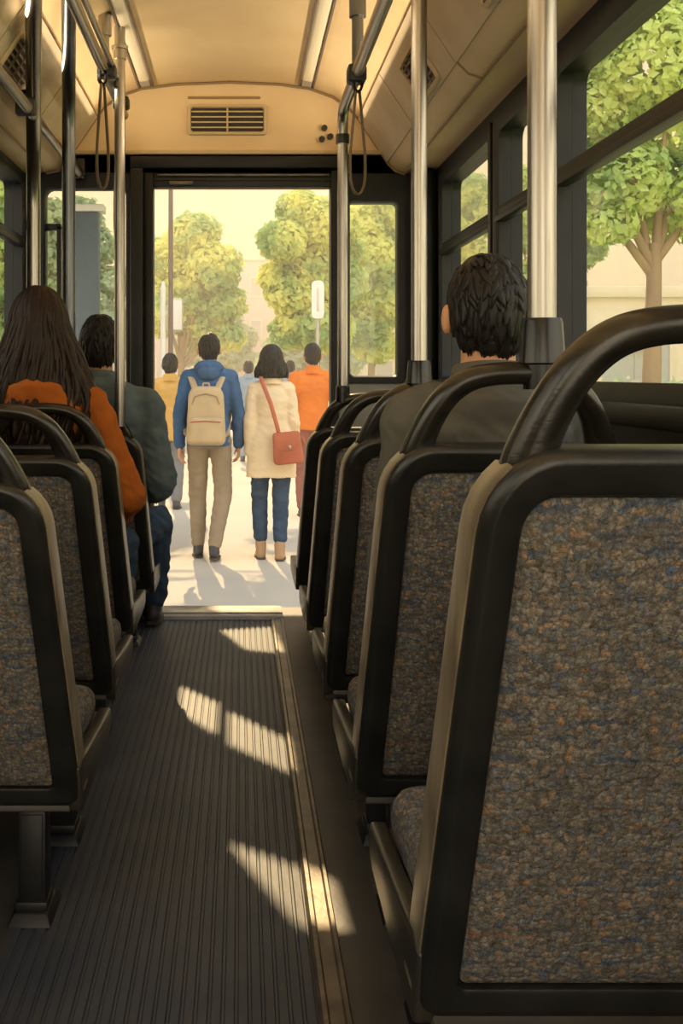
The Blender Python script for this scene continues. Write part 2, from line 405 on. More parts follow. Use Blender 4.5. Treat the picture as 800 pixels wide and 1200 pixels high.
th = MB().prism([(4.76, -.12), (4.76, .004), (4.775, .014), (4.80, .014), (4.805, .006), (4.86, .006), (4.865, .012), (4.90, .012), (4.95, .004), (5.06, .0), (5.06, -.30), (5.0, -.30), (5.0, -.12)], -.45, .19)
struct(th.build('trim_21', M['threshold'], smooth=0))

# side walls with window openings: solid segments around each opening
def wall_side(name, x0, x1, wins, zb, zt):
    mb = MB()
    mb.box(x0, x1, Y0, 5.03, -.12, zb); mb.box(x0, x1, Y0, 5.03, zt, 2.12)
    ys = [Y0] + [v for w in wins for v in w] + [5.03]
    for a, b in zip(ys[::2], ys[1::2]):
        if b - a > .001: mb.box(x0, x1, a, b, zb, zt)
    return struct(mb.build(name, M['wall'], smooth=20))
# right: openings as (y0,y1)
R_WINS = [(-1.2, .35), (.55, 3.02), (3.14, 3.70), (3.775, 4.73)]
L_WINS = [(-1.2, .35), (.50, 2.35), (3.12, 3.52), (4.18, 4.90)]
wall_side('wall_right', XR, XR + .08, R_WINS, 1.045, 1.97)
wall_side('wall_left', XL - .08, XL, L_WINS, 1.07, 2.0)

def window(n, plane, c, hw, z0, z1, xin, th, rail=None, fw=.035, r=.07, frame_mat='wall', rise=.012):
    """plane 'x' (side wall at x=xin, inner face) or 'y' (end wall at y=xin); th signed outwards"""
    def P(u, w, z): return Vector((xin + w, c + u, z)) if plane == 'x' else Vector((c + u, xin + w, z))
    s = 1 if th > 0 else -1
    root = None
    ring = []
    for ins, d in ((-.02, -.0), (-.02, -rise * s), (fw * .55, -rise * s), (fw, -rise * s * .3), (fw, th * .45), (fw * .8, th * .5), (fw * .8, th), (-.0, th)):
        o = rr(hw, hw, z0, z1, r + .0, r + .0, ins, 6) if ins > 0 else rr(hw - ins, hw - ins, z0 + ins, z1 - ins, .02, .02, 0, 6)
        ring.append([P(u, d, z) for u, z in o])
    mb = MB().rings(ring, cyc=True)
    f = struct(mb.build('window_%d' % n, M[frame_mat], smooth=40))
    g = MB(); o = rr(hw, hw, z0, z1, r, r, fw * .7, 6)
    g.rings([[P(u, th * .50, z) for u, z in o], [P(u, th * .56, z) for u, z in o]])
    go = g.build('window_glass', M['glass'], f, smooth=0)
    if rail:
        za, zb_ = rail
        rb = MB(); a, b = P(-hw + .01, -.006 * s, za), P(hw - .01, th * .62, zb_)
        rb.box(min(a.x, b.x), max(a.x, b.x), min(a.y, b.y), max(a.y, b.y), za, zb_, .006)
        a, b = P(-hw + .01, -.014 * s, za - .010), P(hw - .01, th * .3, za + .012)
        rb.box(min(a.x, b.x), max(a.x, b.x), min(a.y, b.y), max(a.y, b.y), za - .012, za + .010, .004)
        rb.build('window_rail', M[frame_mat], f, smooth=30)
    return f
wn_i = 1
for a, b in R_WINS:
    window(wn_i, 'x', (a + b) / 2, (b - a) / 2, 1.045, 1.97, XR, .08, rail=(1.635, 1.675)); wn_i += 1
for a, b in L_WINS:
    window(wn_i, 'x', (a + b) / 2, (b - a) / 2, 1.07, 2.0, XL, -.08, rail=(1.69, 1.73)); wn_i += 1
# ledge under the right windows, and wall ribs
for nm, xs in (('baseboard_right', (XR - .045, XR)), ('baseboard_left', (XL, XL + .045))):
    mb = MB().box(xs[0], xs[1], Y0, 4.94, .985, 1.035, .01).box(xs[0] + .012 * (xs[0] > 0), xs[1] - .012 * (xs[0] < 0), Y0, 4.94, .90, .93, .006).box(xs[0], xs[1], Y0, 4.94, 0, .10, .01)
    struct(mb.build(nm, M['wall']))

# end wall (front of the bus) with the door opening
DL, DR, DT = -.404, .416, 1.962
ew = MB()
ew.box(XL - .08, -.925, Y1, Y1 + .08, -.12, 2.12)                  # left corner
ew.box(-.925, -.515, Y1, Y1 + .08, -.12, .99); ew.box(-.925, -.515, Y1, Y1 + .08, 1.975, 2.12)
ew.box(-.515, DL - .035, Y1, Y1 + .08, -.12, 2.12)
ew.box(DL - .035, DR + .01, Y1, Y1 + .08, 2.03, 2.12)
ew.box(.74, XR + .08, Y1, Y1 + .08, -.12, 2.12)
ew.box(.49, .74, Y1, Y1 + .08, 1.91, 2.12)
struct(ew.build('wall_front', M['wall'], smooth=20))
gp = MB().box(.455, .79, Y1 - .012, Y1 + .07, -.12, 1.075, .006).box(.455, .49, Y1, Y1 + .08, 1.07, 2.03)
struct(gp.build('wall_front_panel', M['wallgrey']))
window(wn_i, 'y', .615, .125, 1.075, 1.91, Y1, .08, fw=.016, r=.035, rise=.02); wn_i += 1
wf = window(wn_i, 'y', -.72, .205, .99, 1.975, Y1, .08, fw=.018, r=.05, rise=.015); wn_i += 1
MB().box(-.858, -.838, Y1 + .02, Y1 + .06, 1.0, 1.79, .004).box(-.92, -.838, Y1 + .02, Y1 + .06, 1.77, 1.80, .004).build('window_mullion', M['wall'], wf)
# pillar beside the far right corner, with rounded edges
struct(MB().box(.80, XR - .002, 4.79, 4.945, 0, 2.03, .03, 3).build('wall_front_pillar', M['wall']))
# upper bulkhead: cream panel up to the ceiling with a lit lip
bp = [(x, z - .001) for x, z in prof if -.93 < x < .88]
bl = [(.87, 2.118), (-.91, 2.118)]
bk = MB().prism([(x, z) for x, z in bp] + bl, Y1 - .01, Y1 + .06, axis='y')
struct(bk.build('wall_bulkhead', M['ceiling'], smooth=0))
struct(MB().box(-.80, .66, Y1 - .035, Y1 - .008, 2.112, 2.132, .006).build('trim_22', M['ventframe']))
struct(MB().tube([(x, Y1 - .014, z - .006) for x, z in bp], .006, 6).build('trim_23', M['seam']))
struct(MB().box(-.245, .09, Y1 - .016, Y1 - .008, 2.372, 2.384, .003).build('trim_24', M['seam']))

# door frame and header
dd = MB()
dd.box(DL - .105, DL - .045, Y1 - .05, Y1 - .002, .0, 2.07, .008)
dd.box(DL - .04, DL, Y1 - .03, Y1 + .06, .0, 2.03, .006)
dd.box(DR, DR + .038, Y1 - .03, Y1 + .09, .0, 2.04, .006)
dd.box(DL - .105, DR + .04, Y1 - .055, Y1 - .002, 2.045, 2.10, .008)
door = struct(dd.build('door_1', M['wall']))
MB().box(DL, DR, Y1 - .02, Y1 + .05, DT, 2.03, .006).box(DL, DR, Y1 - .028, Y1 - .018, DT + .03, DT + .042, .002).build('door_header_rail', M['plastic_leg'], door)
MB().box(DL + .02, DR - .01, Y1 - .034, Y1 - .028, 2.012, 2.022, .002).box(-.33, -.22, Y1 - .032, Y1 - .018, DT + .012, DT + .028, .003).build('door_header_light_strip', M['floortrim'], door)

# ------------------------------------------------------------------ vents and light strips
CEIL_FILL = 15; V3 = lambda *a: Vector(a)
def bulk_vent():
    o = thing('air_vent', 'rectangular cream framed air vent with dark louvres above the doorway', 'vent', (-.062, Y1 - .012, 2.275))
    f = MB(); ring = []
    for ins, d in ((0, 0), (.003, -.012), (.014, -.014), (.018, -.002)):
        ring.append([Vector((u, d, z)) for u, z in rr(.185, .185, -.072, .072, .018, .018, ins)])
    f.rings(ring, cap=False); f.build('vent_frame', M['ventframe'], o)
    MB().box(-.168, .168, -.003, .0, -.056, .056).build('vent_opening', M['ventdark'], o)
    sl = MB()
    for k in range(4): sl.box(-.166, .166, -.011, -.003, -.037 + k * .0245 - .003, -.037 + k * .0245 + .0035, .001)
    sl.box(-.004, .004, -.012, -.003, -.055, .055)
    sl.build('vent_slats', M['ventframe'], o)
bulk_vent()
def side_vent(label, side, yc, hl=.17):
    a, b = (prof[15], prof[16]) if side > 0 else (prof[5], prof[4])
    A, B = Vector((a[0], 0, a[1])), Vector((b[0], 0, b[1])); d = (B - A).normalized()
    n = Vector((-side * abs(d.z), 0, -abs(d.x)))
    c = A + (B - A) * (.60 if side > 0 else .66); hh = .085
    o = thing('air_vent', label, 'vent', (c.x, yc, c.z), 0, 'duct air vents along the sides')
    def P(u, w, h): return Vector((0, u, 0)) + d * w + n * (h + .009)
    ring = [[P(u, w, h) for u, w in rr(hl, hl, -hh, hh, .025, .025, ins)] for ins, h in ((0, 0), (.003, .008), (.016, .010), (.020, .001))]
    MB().rings(ring, cap=False).build('vent_frame', M['ventframe'], o)
    MB().rings([[P(u, w, h) for u, w in rr(hl, hl, -hh, hh, .02, .02, .018)] for h in (-.003, .001)]).build('vent_opening', M['ventdark'], o)
    sl = MB()
    for k in range(6):
        w = -hh + .03 + k * (2 * hh - .06) / 5
        sl.add([P(-hl + .02, w, .002), P(hl - .02, w, .002), P(hl - .02, w + .008, .007), P(-hl + .02, w + .008, .007),
                P(-hl + .02, w + .003, .001), P(hl - .02, w + .003, .001), P(hl - .02, w + .011, .006), P(-hl + .02, w + .011, .006)],
               [(0, 1, 2, 3), (4, 7, 6, 5), (0, 4, 5, 1), (1, 5, 6, 2), (2, 6, 7, 3), (3, 7, 4, 0)])
    for k in (-1, 0, 1):
        u = k * hl * .45
        sl.add([P(u - .003, -hh + .02, .002), P(u + .003, -hh + .02, .002), P(u + .003, hh - .02, .002), P(u - .003, hh - .02, .002),
                P(u - .003, -hh + .02, .009), P(u + .003, -hh + .02, .009), P(u + .003, hh - .02, .009), P(u - .003, hh - .02, .009)],
               [(3, 2, 1, 0), (4, 5, 6, 7), (0, 1, 5, 4), (1, 2, 6, 5), (2, 3, 7, 6), (3, 0, 4, 7)])
    sl.build('vent_slats', M['postdark'], o)
side_vent('slatted air vent in the right duct, just right of the curved grab pole', 1, 3.72)
side_vent('dark air vent at the top edge, in the right duct above the side windows', 1, 2.72)
side_vent('slatted air vent in the left duct, left of the leftmost silver pole', -1, 3.62)

for lab, x, y0_ in (('long pale ceiling light strip running down the right of the ceiling', .30, .8), ('long pale ceiling light strip on the left, beside the overhead rail', -.435, .8)):
    o = thing('ceiling_light', lab, 'light', (x, 0, ceil_z(x)), 0)
    sl_ = (ceil_z(x + .03) - ceil_z(x - .03)) / .06
    def P(u, y, h): return (u, y, sl_ * u + h)
    f = MB()
    for u0, u1 in ((-.036, -.028), (.028, .036)):
        f.rings([[P(u0, y, .003), P(u1, y, .003), P(u1, y, -.012), P(u0, y, -.012)] for y in (y0_, 4.90)])
    f.rings([[P(-.036, y, .003), P(.036, y, .003), P(.036, y, -.012), P(-.036, y, -.012)] for y in (4.89, 4.905)])
    f.build('light_housing', M['postdark'], o, smooth=0)
    MB().rings([[P(-.0285, y, .002), P(.0285, y, .002), P(.0285, y, -.004), P(.016, y, -.011), P(-.016, y, -.011), P(-.0285, y, -.004)] for y in (y0_, 4.888)]).build('diffuser', M['diffuser'], o)
    MB().rings([[P(-.027, y, -.003), P(.027, y, -.003), P(.02, y, -.0125), P(-.02, y, -.0125)] for y in (4.80, 4.886)]).build('end_cap', M['postgrey'], o)

# fill lights added along the upper duct edges, no fixtures, to brighten the ceiling
for sx, xx, zz in ((1, .550, 2.238), (-1, -.672, 2.250)):
    ld = bpy.data.lights.new('ceiling_fill', 'AREA'); ld.shape = 'RECTANGLE'; ld.size = .02; ld.size_y = 5.6; ld.energy = CEIL_FILL; ld.color = (1.0, .80, .52)
    lo = bpy.data.objects.new('ceiling_fill', ld); COL.objects.link(lo); lo.location = (xx, 2.0, zz - .03)
    ld.spread = 2.5; zl = V3(sx * .85, 0, -.527); xl = V3(0, 1, 0).cross(zl)
    lo.rotation_euler = Matrix((xl, V3(0, 1, 0), zl)).transposed().to_euler()

# bulkhead bolts cluster
for (px, py) in ((380, 150), (377, 163), (387, 160)):
    X = (px - 282) * 4.93 / 1250; Z = 1.1 + (438 - py) * 4.93 / 1250
    struct(MB().tube([(X, Y1 - .028, Z), (X, Y1 - .01, Z)], .014, 10).build('trim_%d' % k, M['clamp'])); k += 1

# ------------------------------------------------------------------ seats
LEAN = .353; ZB = .255; VH = .765
def bp_(u, v, n): return Vector((u, -LEAN * v + n, ZB + v))
def make_seat():
    o = thing('passenger_chair', 'x', 'seat')
    def outline(ins, n, k=7): return [bp_(u, v, n) for u, v in rr(.258, .222, 0, VH, .035, .095, ins, k)]
    secs = [(0, .018), (.004, .007), (.013, 0), (.018, -.001), (.030, .002), (.046, .0), (.051, .003), (.053, .012), (.053, .092), (.048, .106), (.014, .112), (.004, .106), (0, .096)]
    MB().rings([outline(a, n) for a, n in secs], cyc=True).build('back_frame', M['plastic'], o, smooth=50)
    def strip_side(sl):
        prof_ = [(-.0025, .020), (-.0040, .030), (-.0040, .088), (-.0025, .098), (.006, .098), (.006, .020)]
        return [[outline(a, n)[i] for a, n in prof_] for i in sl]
    for rg in (range(6, 13), range(19, 26)): MB().rings(strip_side(rg)).build('lit_edge_strip', M['edgelit'], o, smooth=40)  # side strips added to carry the painted sunlight
    ps = [(.054, .100), (.054, .014), (.060, .0105), (.085, .008), (.13, .006), (.17, .006)]
    ps2 = [(.054, .10), (.058, .118), (.075, .128), (.11, .134), (.16, .138)]
    pan = MB().rings([outline(a, n) for a, n in ps[::-1]] + [outline(a, n) for a, n in ps2[1:]])
    pan.build('back_panel', M['fabric'], o, smooth=50)
    # grab handle
    half = [(-.170, .700, .032), (-.168, .740, .030), (-.160, .775, .0265), (-.146, .812, .024), (-.127, .846, .0225), (-.103, .872, .0215), (-.076, .888, .021), (-.04, .896, .0205), (0, .898, .0205)]
    pts_ = half + [(-a, b, c) for a, b, c in half[-2::-1]]
    # smooth resample
    path = []; rad = []
    for i in range(len(pts_) - 1):
        for q in range(3):
            tt = q / 3; p0 = pts_[max(i - 1, 0)]; p1 = pts_[i]; p2 = pts_[i + 1]; p3 = pts_[min(i + 2, len(pts_) - 1)]
            c = [0.5 * (2 * p1[j] + (p2[j] - p0[j]) * tt + (2 * p0[j] - 5 * p1[j] + 4 * p2[j] - p3[j]) * tt ** 2 + (3 * p1[j] - p0[j] - 3 * p2[j] + p3[j]) * tt ** 3) for j in range(3)]
            path.append(bp_(c[0], c[1], .055)); rad.append(c[2])
    path.append(bp_(pts_[-1][0], pts_[-1][1], .055)); rad.append(pts_[-1][2])
    MB().tube(path, rad, 20, up=(0, 1, 0), flat=(1.12, .98), sq=.85).build('grab_handle', M['handle'], o, smooth=50)
    # seat shell: side cheeks and pan
    cheek = [(.005, .250), (.02, .243), (.20, .240), (.44, .246), (.478, .262), (.485, .300), (.475, .318), (.30, .330), (.10, .352), (.02, .365), (-.02, .355)]
    sh = MB().prism(cheek, -.260, -.230, .006).prism(cheek, .230, .260, .006)
    sh.prism([(.0, .246), (.46, .246), (.478, .262), (.48, .300), (.46, .312), (.02, .312)], -.238, .238, .006)
    sh.build('seat_shell', M['cheek'], o, smooth=45)
    cs = MB(); R = []
    for zz, ins in ((.308, .012), (.318, .002), (.345, 0), (.366, .004), (.380, .014), (.388, .034), (.391, .07)):
        R.append([Vector((u, w, zz + .010 * math.sin(PI * (w - .03) / .46) ** 2 * (zz > .35))) for u, w in rr(.229, .229, .055, .486, .05, .06, ins, 6)])
    cs.rings(R); cs.build('seat_cushion', M['fabric'], o, smooth=60)
    for sx in (-1, 1):
        for yy in (.035, .400):
            lg = MB().box(sx * .158 - .028, sx * .158 + .028, yy - .030, yy + .030, .02, .262, .005)
            lg.box(sx * .158 - .022, sx * .158 + .022, yy - .034, yy - .028, .05, .24, .002)
            l = lg.build('leg', M['plastic_leg'], o)
            MB().box(sx * .158 - .045, sx * .158 + .045, yy - .062, yy + .075, 0.0, .026, .004, top=(.012, .016)).box(sx * .158 - .032, sx * .158 + .032, yy - .036, yy + .036, .022, .044, .003).build('foot_plate', M['plastic_leg'], l)
    return o
seat0 = make_seat(); used = False
SEATS = [
    ('black framed bus seat with multicoloured woven back, largest and nearest on the right', .485, 1.39, 'right', 1.0),
    ('right hand bus seat whose handle holds up the wide silver pole', .485, 2.14, 'right', .955),
    ('third bus seat from the camera on the right, holding up the curved grab pole', .485, 2.89, 'right', .925),
    ('fourth bus seat from the camera on the right side', .485, 3.64, 'right', .895),
    ('farthest bus seat on the right, next to the open doorway', .485, 4.36, 'right', .875),
    ('nearest bus seat on the left, cut off by the picture edge', -.578, 2.14, 'left', .89),
    ('second nearest bus seat on the left, woven back fully in view', -.600, 2.89, 'left', .875),
    ('left hand bus seat in which the woman in the rust sweater sits', -.625, 3.62, 'left', .86),
    ('farthest left bus seat, under the man in the slate jacket', -.610, 4.32, 'left', .85),
]
for lab, x, y, side, hz_ in SEATS:
    s = seat0 if not used else copy_tree(seat0); used = True
    s.location = (x, y, 0); s.scale = (1, 1, hz_); tag(s, lab, 'seat', 'bus seats %s of the aisle' % side)

# ------------------------------------------------------------------ poles, rails and straps
def pole(label, x, y, z0, z1, r, m='steel', socket=None, cap=None, top=None, group='vertical grab poles'):
    o = thing('grab_pole', label, 'pole', (x, y, z0), 0, group)
    path = [(0, 0, 0), (0, 0, z1 - z0)] if not top else [(0, 0, 0)] + top
    MB().tube(path, r, 24, up=(0, 1, 0)).build('pole_tube', M[m], o, smooth=60)
    if socket:
        h = socket; MB().loft([(0, 0, -.02, r * 1.30, r * 1.30), (0, 0, h * .22, r * 1.32, r * 1.32), (0, 0, h * .25, r * 1.62, r * 1.62), (0, 0, h * .93, r * 1.42, r * 1.42), (0, 0, h, r * 1.32, r * 1.32), (0, 0, h, r * 1.0, r * 1.0)], 24).build('pole_socket', M['socket'], o, smooth=50)
    if cap:
        zc = cap - z0; MB().loft([(0, 0, zc - .05, r * 1.22, r * 1.22), (0, 0, zc - .014, r * 1.25, r * 1.25), (0, 0, zc - .012, r * 1.55, r * 1.55), (0, 0, zc, r * 1.6, r * 1.6)], 24).build('pole_cap', M['darksteel'] if m == 'darksteel' else M['steel'], o, smooth=50)
    return o
HZ = ZB + .898 + .012
def seat_handle_y(y): return y - LEAN * .898 + .055
pole('wide silver grab pole standing in a black socket right of the man in grey', .530, seat_handle_y(2.14), HZ * .955 - .02, ceil_z(.53) + .005, .0250, socket=.105)
yc = seat_handle_y(2.89)
dz = HZ * .075
tp = [(0, 0, .55), (0, 0, 1.0 + dz), (-.004, 0, 1.08 + dz), (-.016, 0, 1.15 + dz), (-.036, 0, 1.21 + dz), (-.065, 0, ceil_z(.37) - HZ + dz + .02)]
pole('curved silver grab pole rising from a black socket left of the man in grey', .439, yc, HZ * .925 - .02, 2.4, .0195, socket=.075, top=tp)
def ray_top(x0, y0, z0, pts):      # top bend of a pole, leaning back towards the middle of the bus
    return [(x0 / y0 * (y - y0), y - y0, z - z0) for y, z in pts]
yd = seat_handle_y(4.32)
pole('leftmost silver grab pole, behind the woman in the rust sweater', -.788, yd, .84, 2.3, .0265,
     top=ray_top(-.788, yd, .84, [(yd, 1.72), (yd - .01, 1.80), (yd - .08, 1.90), (yd - .22, 2.00), (yd - .46, 2.12), (yd - .85, 2.28), (yd - 1.15, 2.42)]))
pole('dark steel grab pole between the woman in rust and the man in slate', -.654, yd, HZ * .85 - .02, 2.3, .0255, m='darksteel',
     top=ray_top(-.654, yd, HZ * .85 - .02, [(yd, 2.02), (yd - .01, 2.09), (yd - .06, 2.165), (yd - .16, 2.23), (yd - .30, 2.29), (yd - .46, 2.345), (yd - .60, 2.43)]))
pole('thin capped grab pole nearest the left doorpost, at the rail end', -.460, yd, .90, ceil_z(-.460) + .01, .0205, cap=2.345)

# right overhead rail with its bent down pole
o = thing('overhead_handrail', 'silver overhead rail on the right that bends down into a pole beside the doorway', 'handrail', (.392, 4.105, 0), 0, None)
zr = 2.115
HR = HZ * .875
path = [(0, 0, HR - .03), (0, 0, zr - .11), (0, -.006, zr - .05), (0, -.03, zr - .014), (0, -.08, zr), (0, -.5, zr), (0, -3.6, zr)]
MB().tube(path, .0205, 20, up=(1, 0, 0)).build('rail_tube', M['steel'], o, smooth=60)
MB().tube([(0, 0, zr - .13), (0, 0, zr - .095)], .026, 16).build('rail_joint', M['clamp'], o)
MB().loft([(0, 0, HR - .03, .027, .027), (0, 0, HR + .03, .027, .027), (0, 0, HR + .035, .022, .022)], 20).build('rail_socket', M['socket'], o)
MB().tube([(.004, -.49, zr - .03), (.004, -.49, ceil_z(.392) - .07)], .020, 16).tube([(.004, -.49, ceil_z(.392) - .09), (.004, -.49, ceil_z(.392) + .005)], .029, 16).build('rail_bracket', M['darksteel'], o)
MB().box(-.032, .032, -.525, -.455, zr - .032, zr + .030, .012).build('rail_clamp', M['clamp'], o)
# left overhead rails
o = thing('overhead_handrail', 'double silver overhead rail on the left, hung from the ceiling beside the light strip', 'handrail', (-.497, 4.56, 2.205), 0, None)
MB().tube([(0, 0, 0), (0, -3.9, 0)], .019, 20).build('rail_tube', M['steel'], o, smooth=60)
MB().tube([(.028, -.52, .02), (.028, -3.9, .02)], .011, 14).build('rail_tube', M['steel'], o, smooth=60)
MB().tube([(0, -.66, 0), (0, -.66, ceil_z(-.497) - 2.205 - .07)], .017, 16).tube([(0, -.66, .13), (0, -.66, ceil_z(-.497) - 2.205 + .005)], .025, 16).build('rail_bracket', M['steel'], o)
for yy in (-.66, -.20): MB().box(-.026, .042, yy - .03, yy + .03, -.024, .026, .010).build('rail_clamp', M['clamp'], o)
o = thing('overhead_handrail', 'lower silver handrail along the left windows, running behind the dark pole', 'handrail', (-.735, 4.90, 2.018), 0, None)
MB().tube([(0, 0, 0), (0, -4.2, 0)], .019, 20).build('rail_tube', M['steel'], o, smooth=60)
MB().tube([(-.03, .0, .055), (-.03, -4.2, .055)], .010, 12).build('rail_tube', M['darksteel'], o, smooth=60)
for yy in (-.02, -1.2, -2.4): MB().box(-.045, .024, yy - .02, yy + .02, -.022, .065, .008).build('rail_clamp', M['clamp'], o)
# hanging straps
def strap(label, x, y, z, L, w=.03, rot=0.0, narrow=.022):
    o = thing('strap_handle', label, 'strap', (x, y, z), rot, 'hanging strap handles')
    r = .0065
    MB().tube([(w * .5 * math.sin(a), 0, .004 + .026 * math.cos(a)) for a in [2 * PI * i / 16 for i in range(17)]], .007, 8, flat=(1.8, .7), up=(0, 1, 0)).build('strap_hanger', M['clamp'], o)
    pts = []
    for i in range(41):
        t_ = i / 40; a = 2 * PI * t_
        zz = -L / 2 * (1 - math.cos(a)); fr_ = -zz / L
        ww = narrow * (.25 + .75 * min(1, fr_ * 1.6)) if fr_ < .8 else narrow * math.sqrt(max(0, 1 - ((fr_ - .8) / .2) ** 2))
        pts.append((ww * (1 if t_ < .5 else -1), 0, zz - .02))
    MB().tube(pts, r, 8, flat=(1.7, .62), up=(0, 1, 0)).build('strap_loop', M['strap'], o, smooth=60)
strap('looped strap handle hanging from the clamp of the right overhead rail', .396, 3.615, 2.078, .35, rot=.15, narrow=.026)
strap('strap handle hanging from the left rail, nearer of the left pair', -.497, 3.84, 2.165, .38, rot=.5)
strap('strap handle hanging lowest, nearest the left doorpost', -.497, 4.36, 2.165, .52, rot=.9)

# ------------------------------------------------------------------ people
V = Vector
def add_hand(mb, w, d, nrm, thumb, curl=.5, s=1.0):
    """w wrist, d direction of the hand, nrm palm normal, thumb = direction to the thumb side"""
    w, d, nrm = V(w), V(d).normalized(), V(nrm)
    nrm = (nrm - d * nrm.dot(d)).normalized(); t = V(thumb); t = (t - d * t.dot(d) - nrm * t.dot(nrm)).normalized()
    for k, off in enumerate((.030, .011, -.009, -.028)):
        mb.cap(w + t * off * .55 * s, w + (d * .085 + t * off) * s, .015 * s, .0125 * s, 10)
    for k, (off, ln) in enumerate(((.031, .070), (.0105, .080), (-.0105, .074), (-.031, .058))):
        p = w + (d * .082 + t * off) * s; dd = d + t * off * 1.6; a = .18
        for q, fr_ in enumerate((.45, .31, .24)):
            a += curl * (.5 + .25 * q)
            nd = (dd * math.cos(a) + nrm * math.sin(a)).normalized(); p2 = p + nd * ln * fr_ * s
            mb.cap(p, p2, (.0092 - .0008 * q) * s, (.0086 - .001 * q) * s, 8); p = p2
    p = w + (d * .022 + t * .022 + nrm * .006) * s
    for q, (dv, ln) in enumerate(((t * .75 + d * .7 + nrm * .25, .040), (t * .35 + d + nrm * .35, .030), (d + nrm * .4, .024))):
        p2 = p + dv.normalized() * ln * s; mb.cap(p, p2, (.0125 - .0015 * q) * s, (.011 - .0015 * q) * s, 8); p = p2

def hair_lim(ph):
    b = (1 + math.cos(ph)) / 2
    T = [(0, 1.02), (.18, 1.12), (.33, 1.52), (.42, 1.66), (.50, 1.60), (.60, 1.86), (.74, 2.20), (1.0, 2.36)]
    for (a, u), (c_, w) in zip(T, T[1:]):
        if b <= c_: return u + (w - u) * (b - a) / (c_ - a)
    return T[-1][1]
def hair_pt(th, ph, R):
    if th <= PI / 2: return V((math.sin(th) * math.sin(ph) * R[0], -math.sin(th) * math.cos(ph) * R[1], math.cos(th) * R[2]))
    u = th - PI / 2
    return V((math.sin(ph) * R[0] * (1 - .42 * u * u), -math.cos(ph) * R[1] * (1 - .50 * u * u), -.125 * u * R[2] / .108))
def hair_short(parent, H, m='hair', n=420, seed=1, s=1.0):
    H = V(H); mb = MB(); R = (.078 * s, .096 * s, .108 * s); c = H + V((0, -.008, .008)) * s
    R_ = []
    for k in range(1, 17):
        R_.append([c + hair_pt(hair_lim(2 * PI * i / 32) * k / 16, 2 * PI * i / 32, R) for i in range(32)])
    inner = [[c + (p - c) * .90 for p in r] for r in R_[::-1]]
    mb.rings(R_ + inner, cap=True)
    rnd = random.Random(seed); cr = V((.012, -.030, .0))
    for i in range(n):
        ph = rnd.uniform(-PI, PI); L_ = hair_lim(ph); t0 = L_ * rnd.random() ** .6 * .92; t1 = min(t0 + .55 * rnd.uniform(.6, 1.3), L_ + rnd.uniform(-.03, .07))
        sw = rnd.uniform(-.30, .30) * (1 if t0 > .5 else 1.6); pts = []; rd = []; K = 6; lift = rnd.uniform(.01, .085) if rnd.random() < .8 else rnd.uniform(.05, .14)
        if L_ - t1 < .15: lift *= .5
        for k in range(K + 1):
            u = k / K; p = hair_pt(t0 + (t1 - t0) * u, ph + sw * u, R)
            pts.append(c + p * (1.0 + .02 + lift * u ** 1.5)); rd.append(.0074 * s * (.7, 1.15, 1.15, 1.0, .8, .5, .1)[k] * rnd.uniform(.85, 1.1))
        mb.tube(pts, rd, 5, flat=(.55, 1.45), up=(pts[0] - c).normalized())
    return mb.build('hair', M[m], parent, smooth=180)

